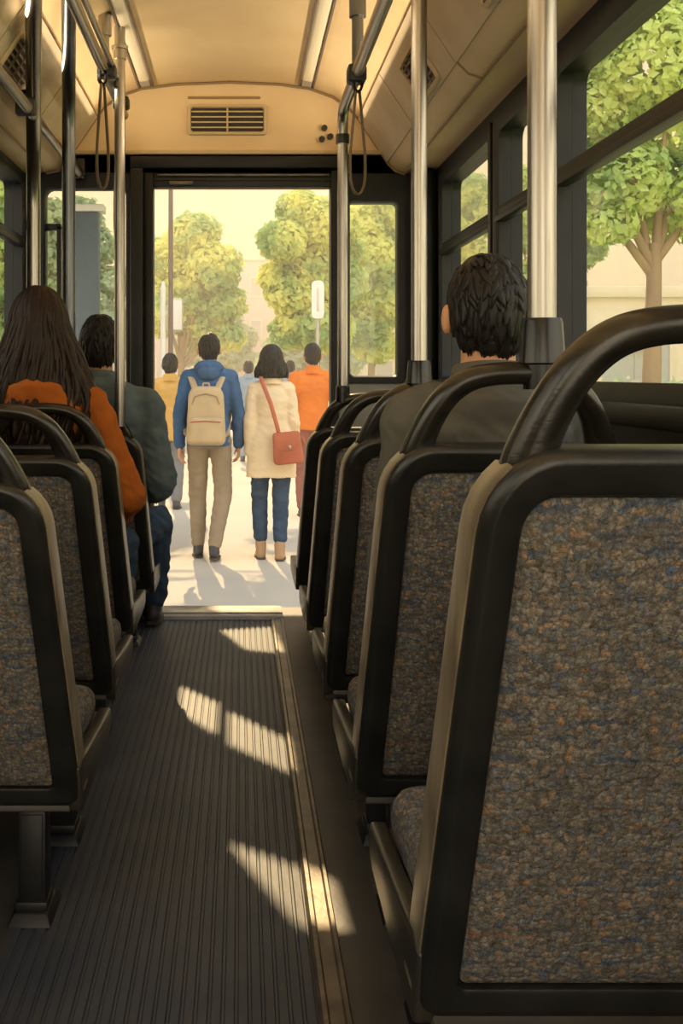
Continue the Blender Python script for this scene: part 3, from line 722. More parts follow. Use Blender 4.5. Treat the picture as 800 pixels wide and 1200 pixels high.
def hair_long(parent, H, m, drop, wid, n=260, seed=3, s=1.0, back=.10, wave=.008, shell=True, drop_side=None):
    H = V(H); mb = MB(); R = (.086 * s, .102 * s, .116 * s); c = H + V((0, -.010, .010)) * s
    rnd = random.Random(seed)
    # shell: head cap flowing into a curtain
    R_ = []
    for k in range(1, 22):
        ring = []
        for i in range(32):
            ph = -2.15 + 4.3 * i / 31          # open at the face
            if k <= 9:
                th = (PI / 2) * k / 9; z = math.cos(th) * R[2]; q = math.sin(th)
                p = V((q * math.sin(ph) * R[0], -q * math.cos(ph) * R[1], z))
            else:
                u = (k - 9) / 12; z = -drop * u
                wx = R[0] + (wid - R[0]) * min(1, u * 1.5) * (1 - .25 * max(0, u - .6)); wy = R[1] * (1 - .15 * u)
                p = V((wx * math.sin(ph), -wy * math.cos(ph) - back * u * math.cos(ph) * .15, z))
                p.x += .006 * math.sin(ph * 7 + u * 5)
            ring.append(c + p)
        R_.append(ring)
    inn = []
    for r in R_[::-1]:
        inn.append([V((c.x + (p.x - c.x) * .88, c.y + (p.y - c.y) * .86, p.z - .004)) for p in r])
    allr = R_ + inn; nn = 32
    vs = [p for r in allr for p in r]; fs = []; m_ = len(allr)
    for a in range(m_ - 1):
        for i in range(nn - 1): fs.append([a * nn + i, a * nn + i + 1, (a + 1) * nn + i + 1, (a + 1) * nn + i])
    for a in range(21 - 1 + 0):
        b = m_ - 1 - a
        fs.append([a * nn, (a + 1) * nn, (b - 1) * nn, b * nn]); fs.append([(a + 1) * nn + nn - 1, a * nn + nn - 1, b * nn + nn - 1, (b - 1) * nn + nn - 1])
    mb.add(vs, fs)
    for i in range(n):
        ph = rnd.uniform(-2.05, 2.05); u0 = rnd.uniform(-.95, .35); L_ = rnd.uniform(.5, .95); pts = []; rd = []
        wv = rnd.uniform(0, 6.3); wa = wave * rnd.uniform(.4, 1.3); K = 11; dl = drop * rnd.uniform(.9, 1.06)
        for k in range(K + 1):
            u = min(u0 + L_ * k / K * 1.25, 1.0)
            if u < 0:
                th = (PI / 2) * (1 + u); q = math.sin(th); p = V((q * math.sin(ph) * R[0], -q * math.cos(ph) * R[1], math.cos(th) * R[2]))
            else:
                wx = R[0] + (wid - R[0]) * min(1, u * 1.5) * (1 - .25 * max(0, u - .6)); wy = R[1] * (1 - .15 * u)
                p = V((wx * math.sin(ph), -wy * math.cos(ph) - back * u * math.cos(ph) * .15, -dl * u))
            w = max(u + .3, 0); p.x += wa * math.sin(wv + u * 7) * w; p.y += wa * .6 * math.cos(wv + u * 6) * w
            lf = 1.015 + .045 * math.sin(wv * 3) ** 2 * max(0, min(1, k / 4)); pts.append(c + V((p.x * lf, p.y * lf, p.z * 1.015))); rd.append(.0075 * s * (1 - .85 * (k / K) ** 3) * (.5 if k == 0 else 1))
            if u >= 1.0: break
        if len(pts) > 3:
            rd[-1] *= .2; mb.tube(pts, rd, 5, flat=(.6, 1.5), up=(pts[0] - c).normalized())
    return mb.build('hair', M[m], parent, smooth=180)

def shoe(parent, an, toe, m, sole='sole', high=0.0, s=1.0):
    an, toe = V(an), V(toe); d = (toe - an); d.z = 0; d.normalize(); pitch = (toe - an)
    mb = MB()
    heel = an - d * .028 * s + V((0, 0, -.045)) * s
    mb.cap(heel, an + d * .05 * s + V((0, 0, -.040)) * s, .037 * s, .040 * s).cap(an + d * .04 * s + V((0, 0, -.042)) * s, toe, .040 * s, .030 * s).cap(heel, an + V((0, 0, .005 + high)), .036 * s, .044 * s)
    sh = remeshed(mb, 'shoe', M[m], parent, .008, 3)
    # flat sole
    side = V((d.y, -d.x, 0)); P = []
    h0 = heel - d * .035 * s + V((0, 0, -.036 * s)); t0 = toe + d * .03 * s + V((0, 0, -.030 * s)); zz = V((0, 0, .016 * s))
    wds = (.022, .035, .036, .043, .040, .018); R_ = []
    for k, w in enumerate(wds):
        c = h0.lerp(t0, k / 5.0); R_.append([c - side * w * s, c + side * w * s, c + side * w * s + zz, c - side * w * s + zz])
    MB().rings(R_).build('shoe_sole', M[sole], sh, smooth=30)
    return sh

def person(label, loc, J, top, bottom, shoes, hair, rotz=0, vox=.007, coat=None, group=None, topname='jacket', wr=(1, 1), collar='collar', curl=.45, seed=1, wrinkle=.006, name='person'):
    J = {k: (v if k == 'tr' else V(v)) for k, v in J.items()}
    root = thing(name, label, 'person', loc, rotz, group)
    H, N, C, P = J['head'], J['neck'], J['chest'], J['pelvis']
    b = MB(); hs = J.get('hs', V((1, 1, 1))).x
    b.ell(H, (.073 * hs, .090 * hs, .105 * hs)); b.ell(H + V((0, .024, -.052)) * hs, (.054 * hs, .064 * hs, .060 * hs))
    b.cap(H + V((0, .084, .008)) * hs, H + V((0, .104, -.024)) * hs, .009, .015); b.ell(H + V((0, .080, -.066)) * hs, (.024, .015, .011))
    b.ell(H + V((0, .076, -.095)) * hs, (.022, .018, .016))
    for sx in (-1, 1):
        b.ell(H + V((sx * .083, -.002, -.016)) * hs, (.013, .020, .033), rot=Matrix.Rotation(sx * .25, 3, 'Z'))
        b.ell(H + V((sx * .030, .078, .020)) * hs, (.022, .012, .007))
    b.cap(H + V((0, -.016, -.060)) * hs, N, .052, .056)
    b.cap(N + V((0, .0, -.02)), C + V((0, 0, -.02)), .05, .080); b.cap(C + V((0, 0, -.02)), P, .080, .085)
    for S in 'LR':
        sh, el, w = J['sh' + S], J['el' + S], J['wr' + S]; sx = -1 if S == 'L' else 1
        b.cap(C.lerp(N, .5), sh + V((0, 0, -.015)), .045, .040); b.cap(sh + V((0, 0, -.01)), el, .040, .034); b.cap(el, w, .037, .0255)
        d = (J['hd' + S] if 'hd' + S in J else (w - el)); nr = J['pn' + S] if 'pn' + S in J else V((-sx, 0, 0)); tm = J['tm' + S] if 'tm' + S in J else V((0, 1, 0))
        add_hand(b, w, d, nr, tm, curl)
        hp, kn, an, to = J['hp' + S], J['kn' + S], J['an' + S], J['toe' + S]
        b.cap(P, hp, .080, .070); b.cap(hp, kn, .064, .046); b.cap(kn, an, .050, .034); b.cap(an + V((0, 0, -.03)), to, .03, .022)
    body = remeshed(b, 'body', M['skin'], root, vox, 2)
    for sx in (-1, 1):
        ey = MB().ell(H + V((sx * .030, .080, .006)) * hs, (.012, .009, .008), 10, 6); ey.build('eye', M['eyewhite'], body)
    MB().ell(H + V((0, .088, -.062)) * hs, (.020, .009, .007), 12, 6).build('lips', M['lip'], body)
    # top
    tm_, tr = top, J['tr']
    g = MB()
    rings_ = [(C.lerp(P, t_) if t_ <= 1 else P + (P - C).normalized() * (t_ - 1) * (P - C).length, rx, ry) for t_, rx, ry in tr]
    R_ = []
    for (c, rx, ry) in rings_:
        R_.append([c + V((rx * math.copysign(abs(math.cos(a)) ** .85, math.cos(a)), ry * math.copysign(abs(math.sin(a)) ** .85, math.sin(a)), 0)) for a in [2 * PI * i / 28 for i in range(28)]])
    g.rings(R_)
    ar = J.get('ar', V((.062, .054, .044)))
    for S in 'LR':
        sh, el, w = J['sh' + S], J['el' + S], J['wr' + S]
        g.cap(N + V((0, -.005, -.035)), sh + V((0, 0, .004)), .056, ar.x * .92); g.cap(C.lerp(N, .3), sh, .085, ar.x)
        g.cap(sh, el, ar.x, ar.y); we = el.lerp(w, .96); g.cap(el, we, ar.y, ar.z)
    jk = remeshed(g, topname, M[tm_], root, vox, 5, (wrinkle, 14, (1, 1, 1.6)))
    cs = MB()
    if collar == 'collar':
        cc = N + V((0, -.004, 0))
        R2 = []
        for z, rx, ry in ((-.045, .088, .080), (-.01, .078, .074), (.022, .072, .070), (.030, .070, .068), (.026, .062, .060), (-.03, .060, .058)):
            R2.append([cc + V((rx * math.cos(a), ry * math.sin(a) + .008 * (z + .04) * 8 * math.sin(a) * 0, z - .012 * math.sin(a))) for a in [2 * PI * i / 24 for i in range(24)]])
        cs.rings(R2); cs.build('collar', M[tm_], jk, smooth=60)
    elif collar == 'hood':
        h = MB(); h.ell(N + V((0, -.068, .012)), (.105, .066, .052)).ell(N + V((0, -.085, -.035)), (.088, .058, .065))
        for sx in (-1, 1): h.cap(N + V((sx * .085, -.04, .0)), N + V((sx * .055, .05, -.03)), .030, .022)
        remeshed(h, 'hood', M[tm_], jk, .008, 3, (.006, 22, (1, 1, 1)))
    # trousers
    t = MB(); lr = J.get('lr', V((.092, .066, .058)))
    t.ell(P, (.150, .110, .11))
    for S in 'LR':
        hp, kn, an = J['hp' + S], J['kn' + S], J['an' + S]
        t.cap(hp, kn, lr.x, lr.y)
        hem = kn.lerp(an, J['hem'].x if 'hem' in J else .88)
        t.cap(kn, kn.lerp(hem, .97), lr.y, lr.z)
    remeshed(t, 'trousers', M[bottom], root, vox, 3, (wrinkle, 13, (1, 1, 2.0)))
    for S in 'LR': shoe(root, J['an' + S], J['toe' + S], shoes, high=.03 if shoes == 'boot' else 0)
    if hair[0] == 'short': hair_short(root, H, *hair[1:])
    else: hair_long(root, H, *hair[1:])
    return root

def seated(dz=0, dy=0, head=None, spread=.0, knee=.56, foot=.50, lean=0, arms=None, tw=1.0):
    J = dict(head=(0, .012, 1.225), neck=(0, -.012, 1.075), chest=(0, .0, .90), pelvis=(0, .19, .50),
             shL=(-.170, -.005, 1.005), shR=(.170, -.005, 1.005), elL=(-.235, .07, .70), elR=(.235, .07, .70), wrL=(-.14, .30, .585), wrR=(.14, .30, .585),
             hdL=(.25, 1, -.25), hdR=(-.25, 1, -.25), pnL=(0, 0, -1), pnR=(0, 0, -1), tmL=(1, 0, 0), tmR=(-1, 0, 0),
             hpL=(-.09, .20, .475), hpR=(.09, .20, .475), knL=(-.11, knee, .50), knR=(.11, knee, .50), anL=(-.11, foot, .09), anR=(.11, foot, .09),
             toeL=(-.11, foot + .13, .035), toeR=(.11, foot + .13, .035),
             tr=[(-.42, .06 * tw, .05), (-.36, .11 * tw, .085), (-.22, .165 * tw, .105), (0, .180 * tw, .118), (.35, .170 * tw, .118), (.7, .160, .125), (1.0, .160, .130), (1.12, .150, .12)], hem=(.93, 0, 0), lr=(.085, .066, .056))
    for q in ('pelvis', 'hpL', 'hpR', 'knL', 'knR'): J[q] = (J[q][0], J[q][1], J[q][2] - dz)
    if head: J['head'] = head
    if arms: J.update(arms)
    return J

# seated passengers (root on the bus floor, at the foot of their seat back)
Jm = seated(.018, arms=dict(elL=(-.178, .09, .70), elR=(.185, .09, .70), wrL=(-.10, .30, .60), wrR=(.10, .30, .60)), tw=.95); Jm.update(ar=(.058, .052, .046), head=(.004, .015, 1.224), neck=(.0, -.008, 1.085), shL=(-.148, -.005, 1.018), shR=(.148, -.005, 1.018), hs=(.95, 0, 0))
person('man with short black hair and olive grey jacket, seated on the right', (.488, 2.12, 0), Jm, 'greyjacket', 'greycloth', 'shoe', ('short', 'hair', 760, 5, .955), vox=.006, wrinkle=.008)
Jw = seated(.055, arms=dict(elR=(.275, .06, .690), wrR=(.22, .30, .60), elL=(-.22, .07, .70)), knee=.58, foot=.52, tw=.9); Jw.update(shL=(-.155, -.005, 1.0), shR=(.158, -.005, .998), ar=(.066, .064, .050), knR=(.20, .60, .45), anR=(.17, .55, .09), toeR=(.17, .67, .035), head=(-.01, .01, 1.258))
person('woman with long dark brown hair and rust orange sweater, seated on the left', (-.655, 3.52, 0), Jw, 'rust', 'denim', 'shoe', ('long', 'hairbrown', .40, .180, 620, 3, 1.03, .34, .015), vox=.006, topname='sweater', collar=None, wrinkle=.007)
Jt = seated(.058, arms=dict(elR=(.235, .06, .670), wrR=(.19, .27, .60)), knee=.46, foot=.42, tw=1.06); Jt.update(shL=(-.18, -.005, .985), shR=(.185, -.005, .975), ar=(.070, .072, .058), knR=(.19, .47, .45), anR=(.175, .45, .09), toeR=(.175, .56, .035), lr=(.088, .075, .062), head=(.0, .01, 1.218))
person('man with short black hair and slate teal jacket, seated on the left', (-.560, 4.24, 0), Jt, 'teal', 'denim', 'shoe', ('short', 'hair', 560, 9, .98), vox=.007, wrinkle=.010)

# people walking away outside (ground at z = -0.30)
GZ = -.30
def standing(h=1.70, step=.0, arm=.25, tw=1.0, hem=.60, hemx=1.0, lx=.085):
    s = h / 1.70
    J = dict(head=(0, .015, 1.590), neck=(0, -.005, 1.445), chest=(0, -.005, 1.26), pelvis=(0, 0, .93),
             shL=(-.175, -.005, 1.375), shR=(.175, -.005, 1.375), elL=(-arm, -.04, 1.10), elR=(arm, -.02, 1.10), wrL=(-arm, -.02, .86), wrR=(arm, .05, .86),
             hpL=(-.085, 0, .90), hpR=(.085, 0, .90), knL=(-lx - .02, .03 + step, .49), knR=(lx, .03 - step * .3, .49), anL=(-lx - .01, -.02 + step * 1.2, .085), anR=(lx - .01, -.02 - step, .085),
             toeL=(-lx - .02, .12 + step * 1.2, .032), toeR=(lx, .11 - step, .032),
             tr=[(-.42, .06 * tw, .05), (-.34, .12 * tw, .085), (-.2, .160 * tw, .105), (0, .168 * tw, .112), (.45, .150 * tw, .108), (.9, .158 * tw * hemx, .122), (hem + .55, .162 * tw * hemx, .125), (hem + .60, .165 * tw * hemx, .127)], hem=(.93, 0, 0), lr=(.088, .070, .062))
    out = {}
    for k_, v in J.items():
        out[k_] = [(a, b * s, c * s) for a, b, c in v] if k_ == 'tr' else (v if k_ in ('hem', 'lr') else tuple(q * s for q in v))
    return out
Ja = standing(1.70, .06, .222, 1.0, hem=.62, lx=.070); Ja['ar'] = (.062, .054, .045); Ja['knR'] = (.105, .02, .49); Ja['anR'] = (.04, -.10, .10); Ja['toeR'] = (.05, .04, .040); Ja['anL'] = (-.085, .08, .085); Ja['toeL'] = (-.10, .20, .032); Ja['lr'] = (.088, .072, .056); Ja['shL'] = (-.160, -.005, 1.375); Ja['shR'] = (.160, -.005, 1.375)
person('man in blue hooded jacket and khaki trousers wearing a backpack, walking away', (-.238, 8.06, GZ), Ja, 'bluecoat', 'khaki', 'shoe', ('short', 'hair', 260, 11, 1.0), vox=.008, collar='hood')
Jb = standing(1.60, .04, .172, .88, hem=1.22, hemx=1.42, lx=.075); Jb['shL'] = (-.128, -.005, 1.285); Jb['shR'] = (.128, -.005, 1.285); Jb['lr'] = (.088, .066, .056); Jb['hem'] = (.80, 0, 0); Jb['ar'] = (.058, .055, .048)
person('woman in cream coat and blue jeans with a crossbody bag, walking away', (.232, 8.06, GZ), Jb, 'creamcoat', 'denim', 'boot', ('long', 'hair', .135, .118, 240, 13, 1.0), vox=.008, topname='coat', wrinkle=.007)
Jc = standing(1.69, .05, .24, 1.0, hem=.62)
person('person in bright orange jacket walking on the right of the doorway view', (.700, 10.4, GZ), Jc, 'orangecoat', 'maroon', 'shoe', ('short', 'hair', 200, 15, 1.0), vox=.010)
Jd = standing(1.60, .05, .24, .95, hem=.95, hemx=1.1)
person('person in long ochre coat walking at the left doorpost', (-.735, 11.1, GZ), Jd, 'ochre', 'greycloth', 'shoe', ('short', 'hair', 200, 17, 1.0), vox=.010, topname='coat')
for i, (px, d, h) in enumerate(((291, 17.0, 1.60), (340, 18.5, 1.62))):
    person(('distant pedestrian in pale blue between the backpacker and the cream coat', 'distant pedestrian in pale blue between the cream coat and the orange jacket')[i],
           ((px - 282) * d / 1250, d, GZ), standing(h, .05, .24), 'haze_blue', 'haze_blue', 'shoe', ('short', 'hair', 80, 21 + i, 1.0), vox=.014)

# backpack on the walking man (root at his shoulder blades)
o = thing('backpack', 'beige canvas backpack worn by the man in the blue hooded jacket', 'backpack', (-.255, 7.87, GZ + .845))
def rbox(hw, z0, z1, y0, y1, r, name, m, parent, bul=.012, taper=1.0, x0=0):
    R_ = []
    for y, ins in ((y1, .004), (y1 - .006, 0), ((y0 + y1) / 2, -.003), (y0 + .02, .0), (y0 + .006, .010), (y0, .028)):
        R_.append([V((x0 + x, y, z)) for x, z in rr(hw, hw * taper, z0, z1, r, r * 1.5, ins, 6)])
    return MB().rings(R_).build(name, M[m], parent, smooth=55)
rbox(.145, .03, .46, -.10, .07, .05, 'pack_body', 'packbeige', o, taper=.86)
pk = rbox(.122, .045, .235, -.145, -.095, .03, 'front_pocket', 'packbeige', o)
MB().tube([(-.11, -.147, .205), (0, -.152, .212), (.11, -.147, .205)], .004, 6).build('zip', M['leather'], pk)
MB().tube([(-.10, -.100, .33), (-.08, -.106, .39), (0, -.108, .41), (.08, -.106, .39), (.10, -.100, .33)], .004, 6).build('zip', M['khaki'], o)
MB().tube([(-.025, -.02, .455), (-.02, -.02, .485), (.02, -.02, .485), (.025, -.02, .455)], .007, 8).build('carry_loop', M['packbeige'], o)
for sx in (-1, 1):
    MB().tube([(sx * .075, .03, .42), (sx * .095, .07, .475), (sx * .118, .13, .53), (sx * .13, .20, .545), (sx * .14, .27, .50), (sx * .15, .30, .40), (sx * .165, .27, .25), (sx * .15, .10, .10), (sx * .12, .04, .08)], .022, 8, flat=(.35, 1.1), up=(0, -.5, 1)).build('shoulder_strap', M['packbeige'], o)
# crossbody bag on the woman
o = thing('shoulder_bag', 'red brown leather crossbody bag hanging on the cream coat', 'bag', (.232 + .125, 7.88, GZ + .735))
b1 = MB(); R_ = []
rot = Matrix.Rotation(-.10, 3, 'Y')
for y, ins in ((.045, .006), (.038, 0), (0, -.002), (-.03, 0), (-.045, .012)):
    R_.append([rot @ V((x, y, z)) for x, z in rr(.112, .098, 0.0, .235, .035, .02, ins, 5)])
b1.rings(R_).build('bag_body', M['leather'], o, smooth=55)
R_ = []
for y, ins in ((-.044, .002), (-.054, .004), (-.056, .012)):
    R_.append([rot @ V((x, y, z)) for x, z in rr(.085, .100, .10, .238, .05, .015, ins, 5)])
fl_ = MB().rings(R_).build('bag_flap', M['leather'], o, smooth=55)
MB().box(-.012, .012, -.062, -.054, .115, .14, .003).build('bag_clasp', M['steel'], fl_)
MB().tube([(-.075, -.01, .22), (-.095, -.018, .30), (-.138, -.014, .45), (-.185, .012, .57), (-.205, .06, .625), (-.205, .13, .655), (-.18, .24, .62), (-.12, .31, .50), (.0, .34, .30), (.09, .26, .15), (.12, .08, .15), (.10, .01, .20)], .013, 8, flat=(.4, 1.2), up=(0, -1, 0)).build('bag_strap', M['leather'], o)

# ------------------------------------------------------------------ outside
g = MB().box(-60, 2.6, 5.10, 120, -.5, -.30); g.box(-60, -1.15, -20, 5.10, -.5, -.30)
struct(g.build('ground', M['paving'], smooth=0))
g = MB().box(2.6, 60, -20, 120, -.5, -.27).box(.99, 2.6, -20, 5.1, -.5, -.31)
struct(g.build('ground_lawn', M['grass'], smooth=0))
struct(MB().box(2.52, 2.66, -20, 120, -.45, -.22, .01).build('kerb', M['paving']))

def tree(label, loc, H, lobes, leafm, n=5000, ls=.11, tr=.10, seed=1, branches=None, group='street trees', flat=.85, r_in=.6, fork=.62):
    rnd = random.Random(seed)
    o = thing('tree', label, 'tree', loc, 0, group)
    t = MB(); zc = min(l[2] for l in lobes)
    base = [V((0, 0, -.02)), V((tr * .2, 0, H * .25)), V((-tr * .2, tr * .3, H * .5)), V((0, 0, H))]
    t.tube(base, [tr * 1.25, tr, tr * .88, tr * .6], 10)
    if branches is None: branches = [l[:3] for l in lobes]
    for q in branches:
        q = V(q); s0 = V((0, 0, H * rnd.uniform(fork, .97))); mid = s0.lerp(q, .5) + V((0, 0, .12 * (q - s0).length))
        t.tube([s0, s0.lerp(mid, .5), mid, q], [tr * .5, tr * .42, tr * .3, tr * .12], 7)
    t.build('trunk', M['bark'], o, smooth=60)
    L_ = MB(); wts = [l[3] ** 2 for l in lobes]; vs = []; fs = []
    for i in range(n):
        l = rnd.choices(lobes, wts)[0]
        d = V((rnd.gauss(0, 1), rnd.gauss(0, 1), rnd.gauss(0, 1))).normalized()
        rad = l[3] * (r_in + (1 - r_in) * rnd.random() ** .6) * (1 + .16 * noise.noise(d * 2.2 + V(l[:3])))
        p = V(l[:3]) + V((d.x, d.y, d.z * flat)) * rad
        nrm = (d + V((rnd.uniform(-.8, .8), rnd.uniform(-.8, .8), rnd.uniform(-.3, 1.0)))).normalized()
        u = nrm.orthogonal().normalized(); u = Matrix.Rotation(rnd.uniform(0, 6.28), 3, nrm) @ u; w = nrm.cross(u)
        a = ls * rnd.uniform(.6, 1.25); b = a * .62; k_ = len(vs)
        vs += [p - u * a, p - w * b + nrm * a * .12, p + u * a, p + w * b + nrm * a * .12]; fs += [[k_, k_ + 1, k_ + 2, k_ + 3]]
    L_.v = vs; L_.f = fs
    L_.build('foliage', M[leafm], o, smooth=0, raw=True)
    return o
def at(px, py, d): return ((px - 282) * d / 1250, d, 1.1 + (438 - py) * d / 1250)
def crown(base, circ, d):
    """circles (px, py, rpx, dd) at depth d -> lobes relative to the base"""
    out = []
    for c in circ:
        px, py, r = c[:3]; dd = c[3] if len(c) > 3 else 0
        p = at(px, py, d); out.append((p[0] - base[0], dd, p[2] - base[2], r * d / 1250))
    return out
def street_tree(label, px, d, circ, leafm, H, n, ls, tr, seed, **k_):
    base = ((px - 282) * d / 1250, d, GZ); return tree(label, base, H, crown(base, circ, d), leafm, n, ls, tr, seed, **k_)
street_tree('yellow green street tree left in the doorway, behind the thin dark pole', 213, 26, [(200, 300, 34, .3), (228, 275, 32), (250, 315, 36, -.3), (215, 345, 42, .4), (262, 355, 28), (240, 385, 34, .5), (190, 370, 30), (225, 300, 38, 1.2), (268, 395, 20)], 'leaf_y', 2.3, 11000, .10, .11, 31)
street_tree('tall yellow green street tree right in the doorway, against the door frame', 372, 19, [(352, 245, 30, .2), (385, 262, 38), (330, 285, 30, -.3), (365, 310, 40, .3), (340, 345, 30), (395, 330, 40, .3), (325, 325, 24), (345, 385, 30, .2), (382, 385, 34, -.2), (400, 290, 40, .8), (345, 272, 28, .6)], 'leaf_y', 2.2, 13000, .075, .08, 32)
street_tree('yellow green tree seen through the narrow window right of the doorway', 436, 21, [(420, 270, 34), (450, 255, 36, .3), (435, 305, 40), (465, 300, 34, .5), (415, 345, 34, .2), (455, 350, 38), (430, 385, 32), (475, 350, 40, .3), (470, 250, 30), (440, 405, 26), (415, 240, 26)], 'leaf_y', 2.2, 12000, .085, .09, 33)
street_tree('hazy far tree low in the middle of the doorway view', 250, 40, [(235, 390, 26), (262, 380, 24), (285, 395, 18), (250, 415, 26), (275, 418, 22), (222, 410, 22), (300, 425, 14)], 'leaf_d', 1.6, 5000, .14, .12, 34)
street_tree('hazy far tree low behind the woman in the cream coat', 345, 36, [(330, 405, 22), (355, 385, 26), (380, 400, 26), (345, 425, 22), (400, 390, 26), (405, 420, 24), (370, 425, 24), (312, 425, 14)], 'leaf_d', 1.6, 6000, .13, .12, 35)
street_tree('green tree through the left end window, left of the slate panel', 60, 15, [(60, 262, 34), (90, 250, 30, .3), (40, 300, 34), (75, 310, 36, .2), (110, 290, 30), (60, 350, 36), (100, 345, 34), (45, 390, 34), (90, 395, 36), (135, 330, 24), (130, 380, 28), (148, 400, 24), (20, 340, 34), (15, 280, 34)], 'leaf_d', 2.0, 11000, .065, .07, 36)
street_tree('big green tree with forked trunk filling the nearest right window', 767, 8.6, [(700, 120, 62, .2), (760, 70, 75, -.1), (820, 130, 70, .3), (720, 210, 62), (775, 200, 62, .5), (835, 235, 66), (712, 262, 34, -.1), (690, 60, 60, .6), (855, 60, 70), (740, 150, 60, .9), (735, 10, 60, .3), (810, 0, 60), (800, 240, 40, .4)], 'leaf_g', 2.45, 15000, .046, .088, 37, fork=.80,
            branches=[(-.45, 0, 2.9), (-.22, .1, 3.3), (.1, 0, 3.5), (.30, .1, 3.1), (.42, 0, 2.7), (-.55, .1, 2.75)])
street_tree('yellow green tree seen through the middle right window', 640, 15, [(605, 215, 26), (640, 250, 40), (600, 330, 30), (640, 330, 44), (675, 290, 34), (610, 380, 34), (655, 385, 30), (610, 280, 20), (700, 200, 50, .5)], 'leaf_g', 2.0, 9000, .062, .09, 38)
street_tree('hazy yellow tree seen through the farthest right window', 548, 24, [(545, 225, 30), (570, 250, 30), (535, 280, 32), (565, 310, 34), (545, 350, 36), (585, 370, 34), (530, 390, 30), (565, 410, 30)], 'leaf_y', 2.4, 8000, .09, .11, 39)
street_tree('green street tree seen through the left side window', 10, 12.5, [(0, 230, 40), (-40, 260, 60), (10, 300, 40), (-30, 340, 60), (0, 390, 44), (-80, 300, 60), (-60, 400, 60)], 'leaf_g', 1.9, 7000, .06, .07, 40)

# clipped hedge and low shrubs on the lawn
rnd = random.Random(5)
def hedge(label, x0, x1, y0, y1, h, n, ls, m, seed):
    rnd = random.Random(seed); o = thing('hedge', label, 'hedge', ((x0 + x1) / 2, (y0 + y1) / 2, -.28))
    core = MB().box(x0 - (x0 + x1) / 2, x1 - (x0 + x1) / 2, y0 - (y0 + y1) / 2, y1 - (y0 + y1) / 2, 0, h - .08, .06)
    cx, cy = (x0 + x1) / 2, (y0 + y1) / 2; vs = []; fs = []
    for i in range(n):
        f = rnd.random(); x = rnd.uniform(x0, x1); y = rnd.uniform(y0, y1); z = rnd.uniform(0, h)
        if f < .4: z = h + rnd.gauss(0, .05)
        elif f < .7: y = y0 + rnd.gauss(0, .05)
        else: x = x0 + rnd.gauss(0, .05)
        p = V((x - cx, y - cy, z)); nrm = V((rnd.gauss(0, 1), rnd.gauss(0, 1), rnd.gauss(0, 1) + .5)).normalized(); u = nrm.orthogonal().normalized(); w = nrm.cross(u); k_ = len(vs); a = ls * rnd.uniform(.6, 1.3)
        vs += [p - u * a, p - w * a * .6, p + u * a, p + w * a * .6]; fs.append([k_, k_ + 1, k_ + 2, k_ + 3])
    core.add(vs, fs); return core.build('foliage', M[m], o, smooth=0, raw=True)
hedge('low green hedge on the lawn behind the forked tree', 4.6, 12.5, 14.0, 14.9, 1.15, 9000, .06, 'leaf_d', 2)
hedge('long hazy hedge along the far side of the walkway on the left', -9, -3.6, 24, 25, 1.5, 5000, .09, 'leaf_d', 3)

# buildings
def building(label, x0, x1, y, depth, h, m, cols, rows, wz=1.2, sign=None, z0=-.3):
    cx = (x0 + x1) / 2; o = thing('building', label, 'building', (cx, y, z0), 0, None)
    hw = (x1 - x0) / 2
    MB().box(-hw, hw, 0, depth, 0, h, .02).build('facade', M[m], o)
    MB().box(-hw - .1, hw + .1, -.12, depth + .1, h - .02, h + .22, .02).build('cornice', M['b_cream'], o)
    for c in range(cols):
        for r_ in range(rows):
            wx = -hw + (c + .5) * 2 * hw / cols; z = .9 + r_ * (h - .6) / rows; ww = .28 * 2 * hw / cols
            f = MB()
            ring = [[V((wx + a, yy, z + b)) for a, b in rr(ww, ww, 0, wz, .02, .02, ins, 1)] for ins, yy in ((0, .01), (0, -.06), (.08, -.06), (.08, .0))]
            f.rings(ring, cap=False); fo = f.build('window_frame', M['b_cream'], o)
            MB().box(wx - ww + .06, wx + ww - .06, -.02, .01, z + .06, z + wz - .06).box(wx - .02, wx + .02, -.04, -.015, z + .06, z + wz - .06).build('window_pane', M['b_win'], fo)
    if sign:
        sx, sz, sw, sh_ = sign
        MB().box(sx - sw, sx + sw, -.14, -.005, sz, sz + sh_, .03).build('shop_sign', M['signblue'], o)
    return o
building('pale pinkish building far down the street between the two trees', -1.0, 4.0, 62, 10, 8.0, 'b_pink', 4, 3)
building('cream low building beyond the lawn, with a faded blue sign', 7.2, 22, 23.5, 8, 3.1, 'b_cream', 5, 1, 1.4, sign=(-6.0, 1.9, .45, .5))
building('pale building on the left edge of the doorway, behind the signs', -9.0, -3.3, 46, 8, 3.6, 'b_pink', 4, 1)
building('low cream building with plain windows far behind the orange jacket', 4.4, 13, 52, 8, 4.2, 'b_cream', 5, 1)

# street furniture
x, y, z = at(200, 430, 13.5)
o = thing('utility_pole', 'tall thin dark pole rising left in the doorway view', 'pole', (x, y, GZ))
MB().tube([(0, 0, 0), (0, 0, 4.2)], [.034, .028], 14).build('pole_shaft', M['postdark'], o); MB().loft([(0, 0, 0, .07, .07), (0, 0, .12, .06, .06), (0, 0, .14, .035, .035)], 14).build('pole_base', M['postdark'], o)
MB().tube([(0, 0, 4.12), (-.2, 0, 4.25), (-.6, 0, 4.27)], .02, 8).build('pole_arm', M['postdark'], o)
x, y, z = at(191, 340, 14.5)
o = thing('sign_post', 'white post with a grey notice board, left of the tall dark pole', 'sign', (x, y, GZ))
MB().tube([(0, 0, 0), (0, 0, 2.55)], .038, 14).build('post', M['white'], o); MB().loft([(0, 0, 2.55, .042, .042), (0, 0, 2.60, .03, .03), (0, 0, 2.66, .012, .012)], 12).build('post_cap', M['white'], o)
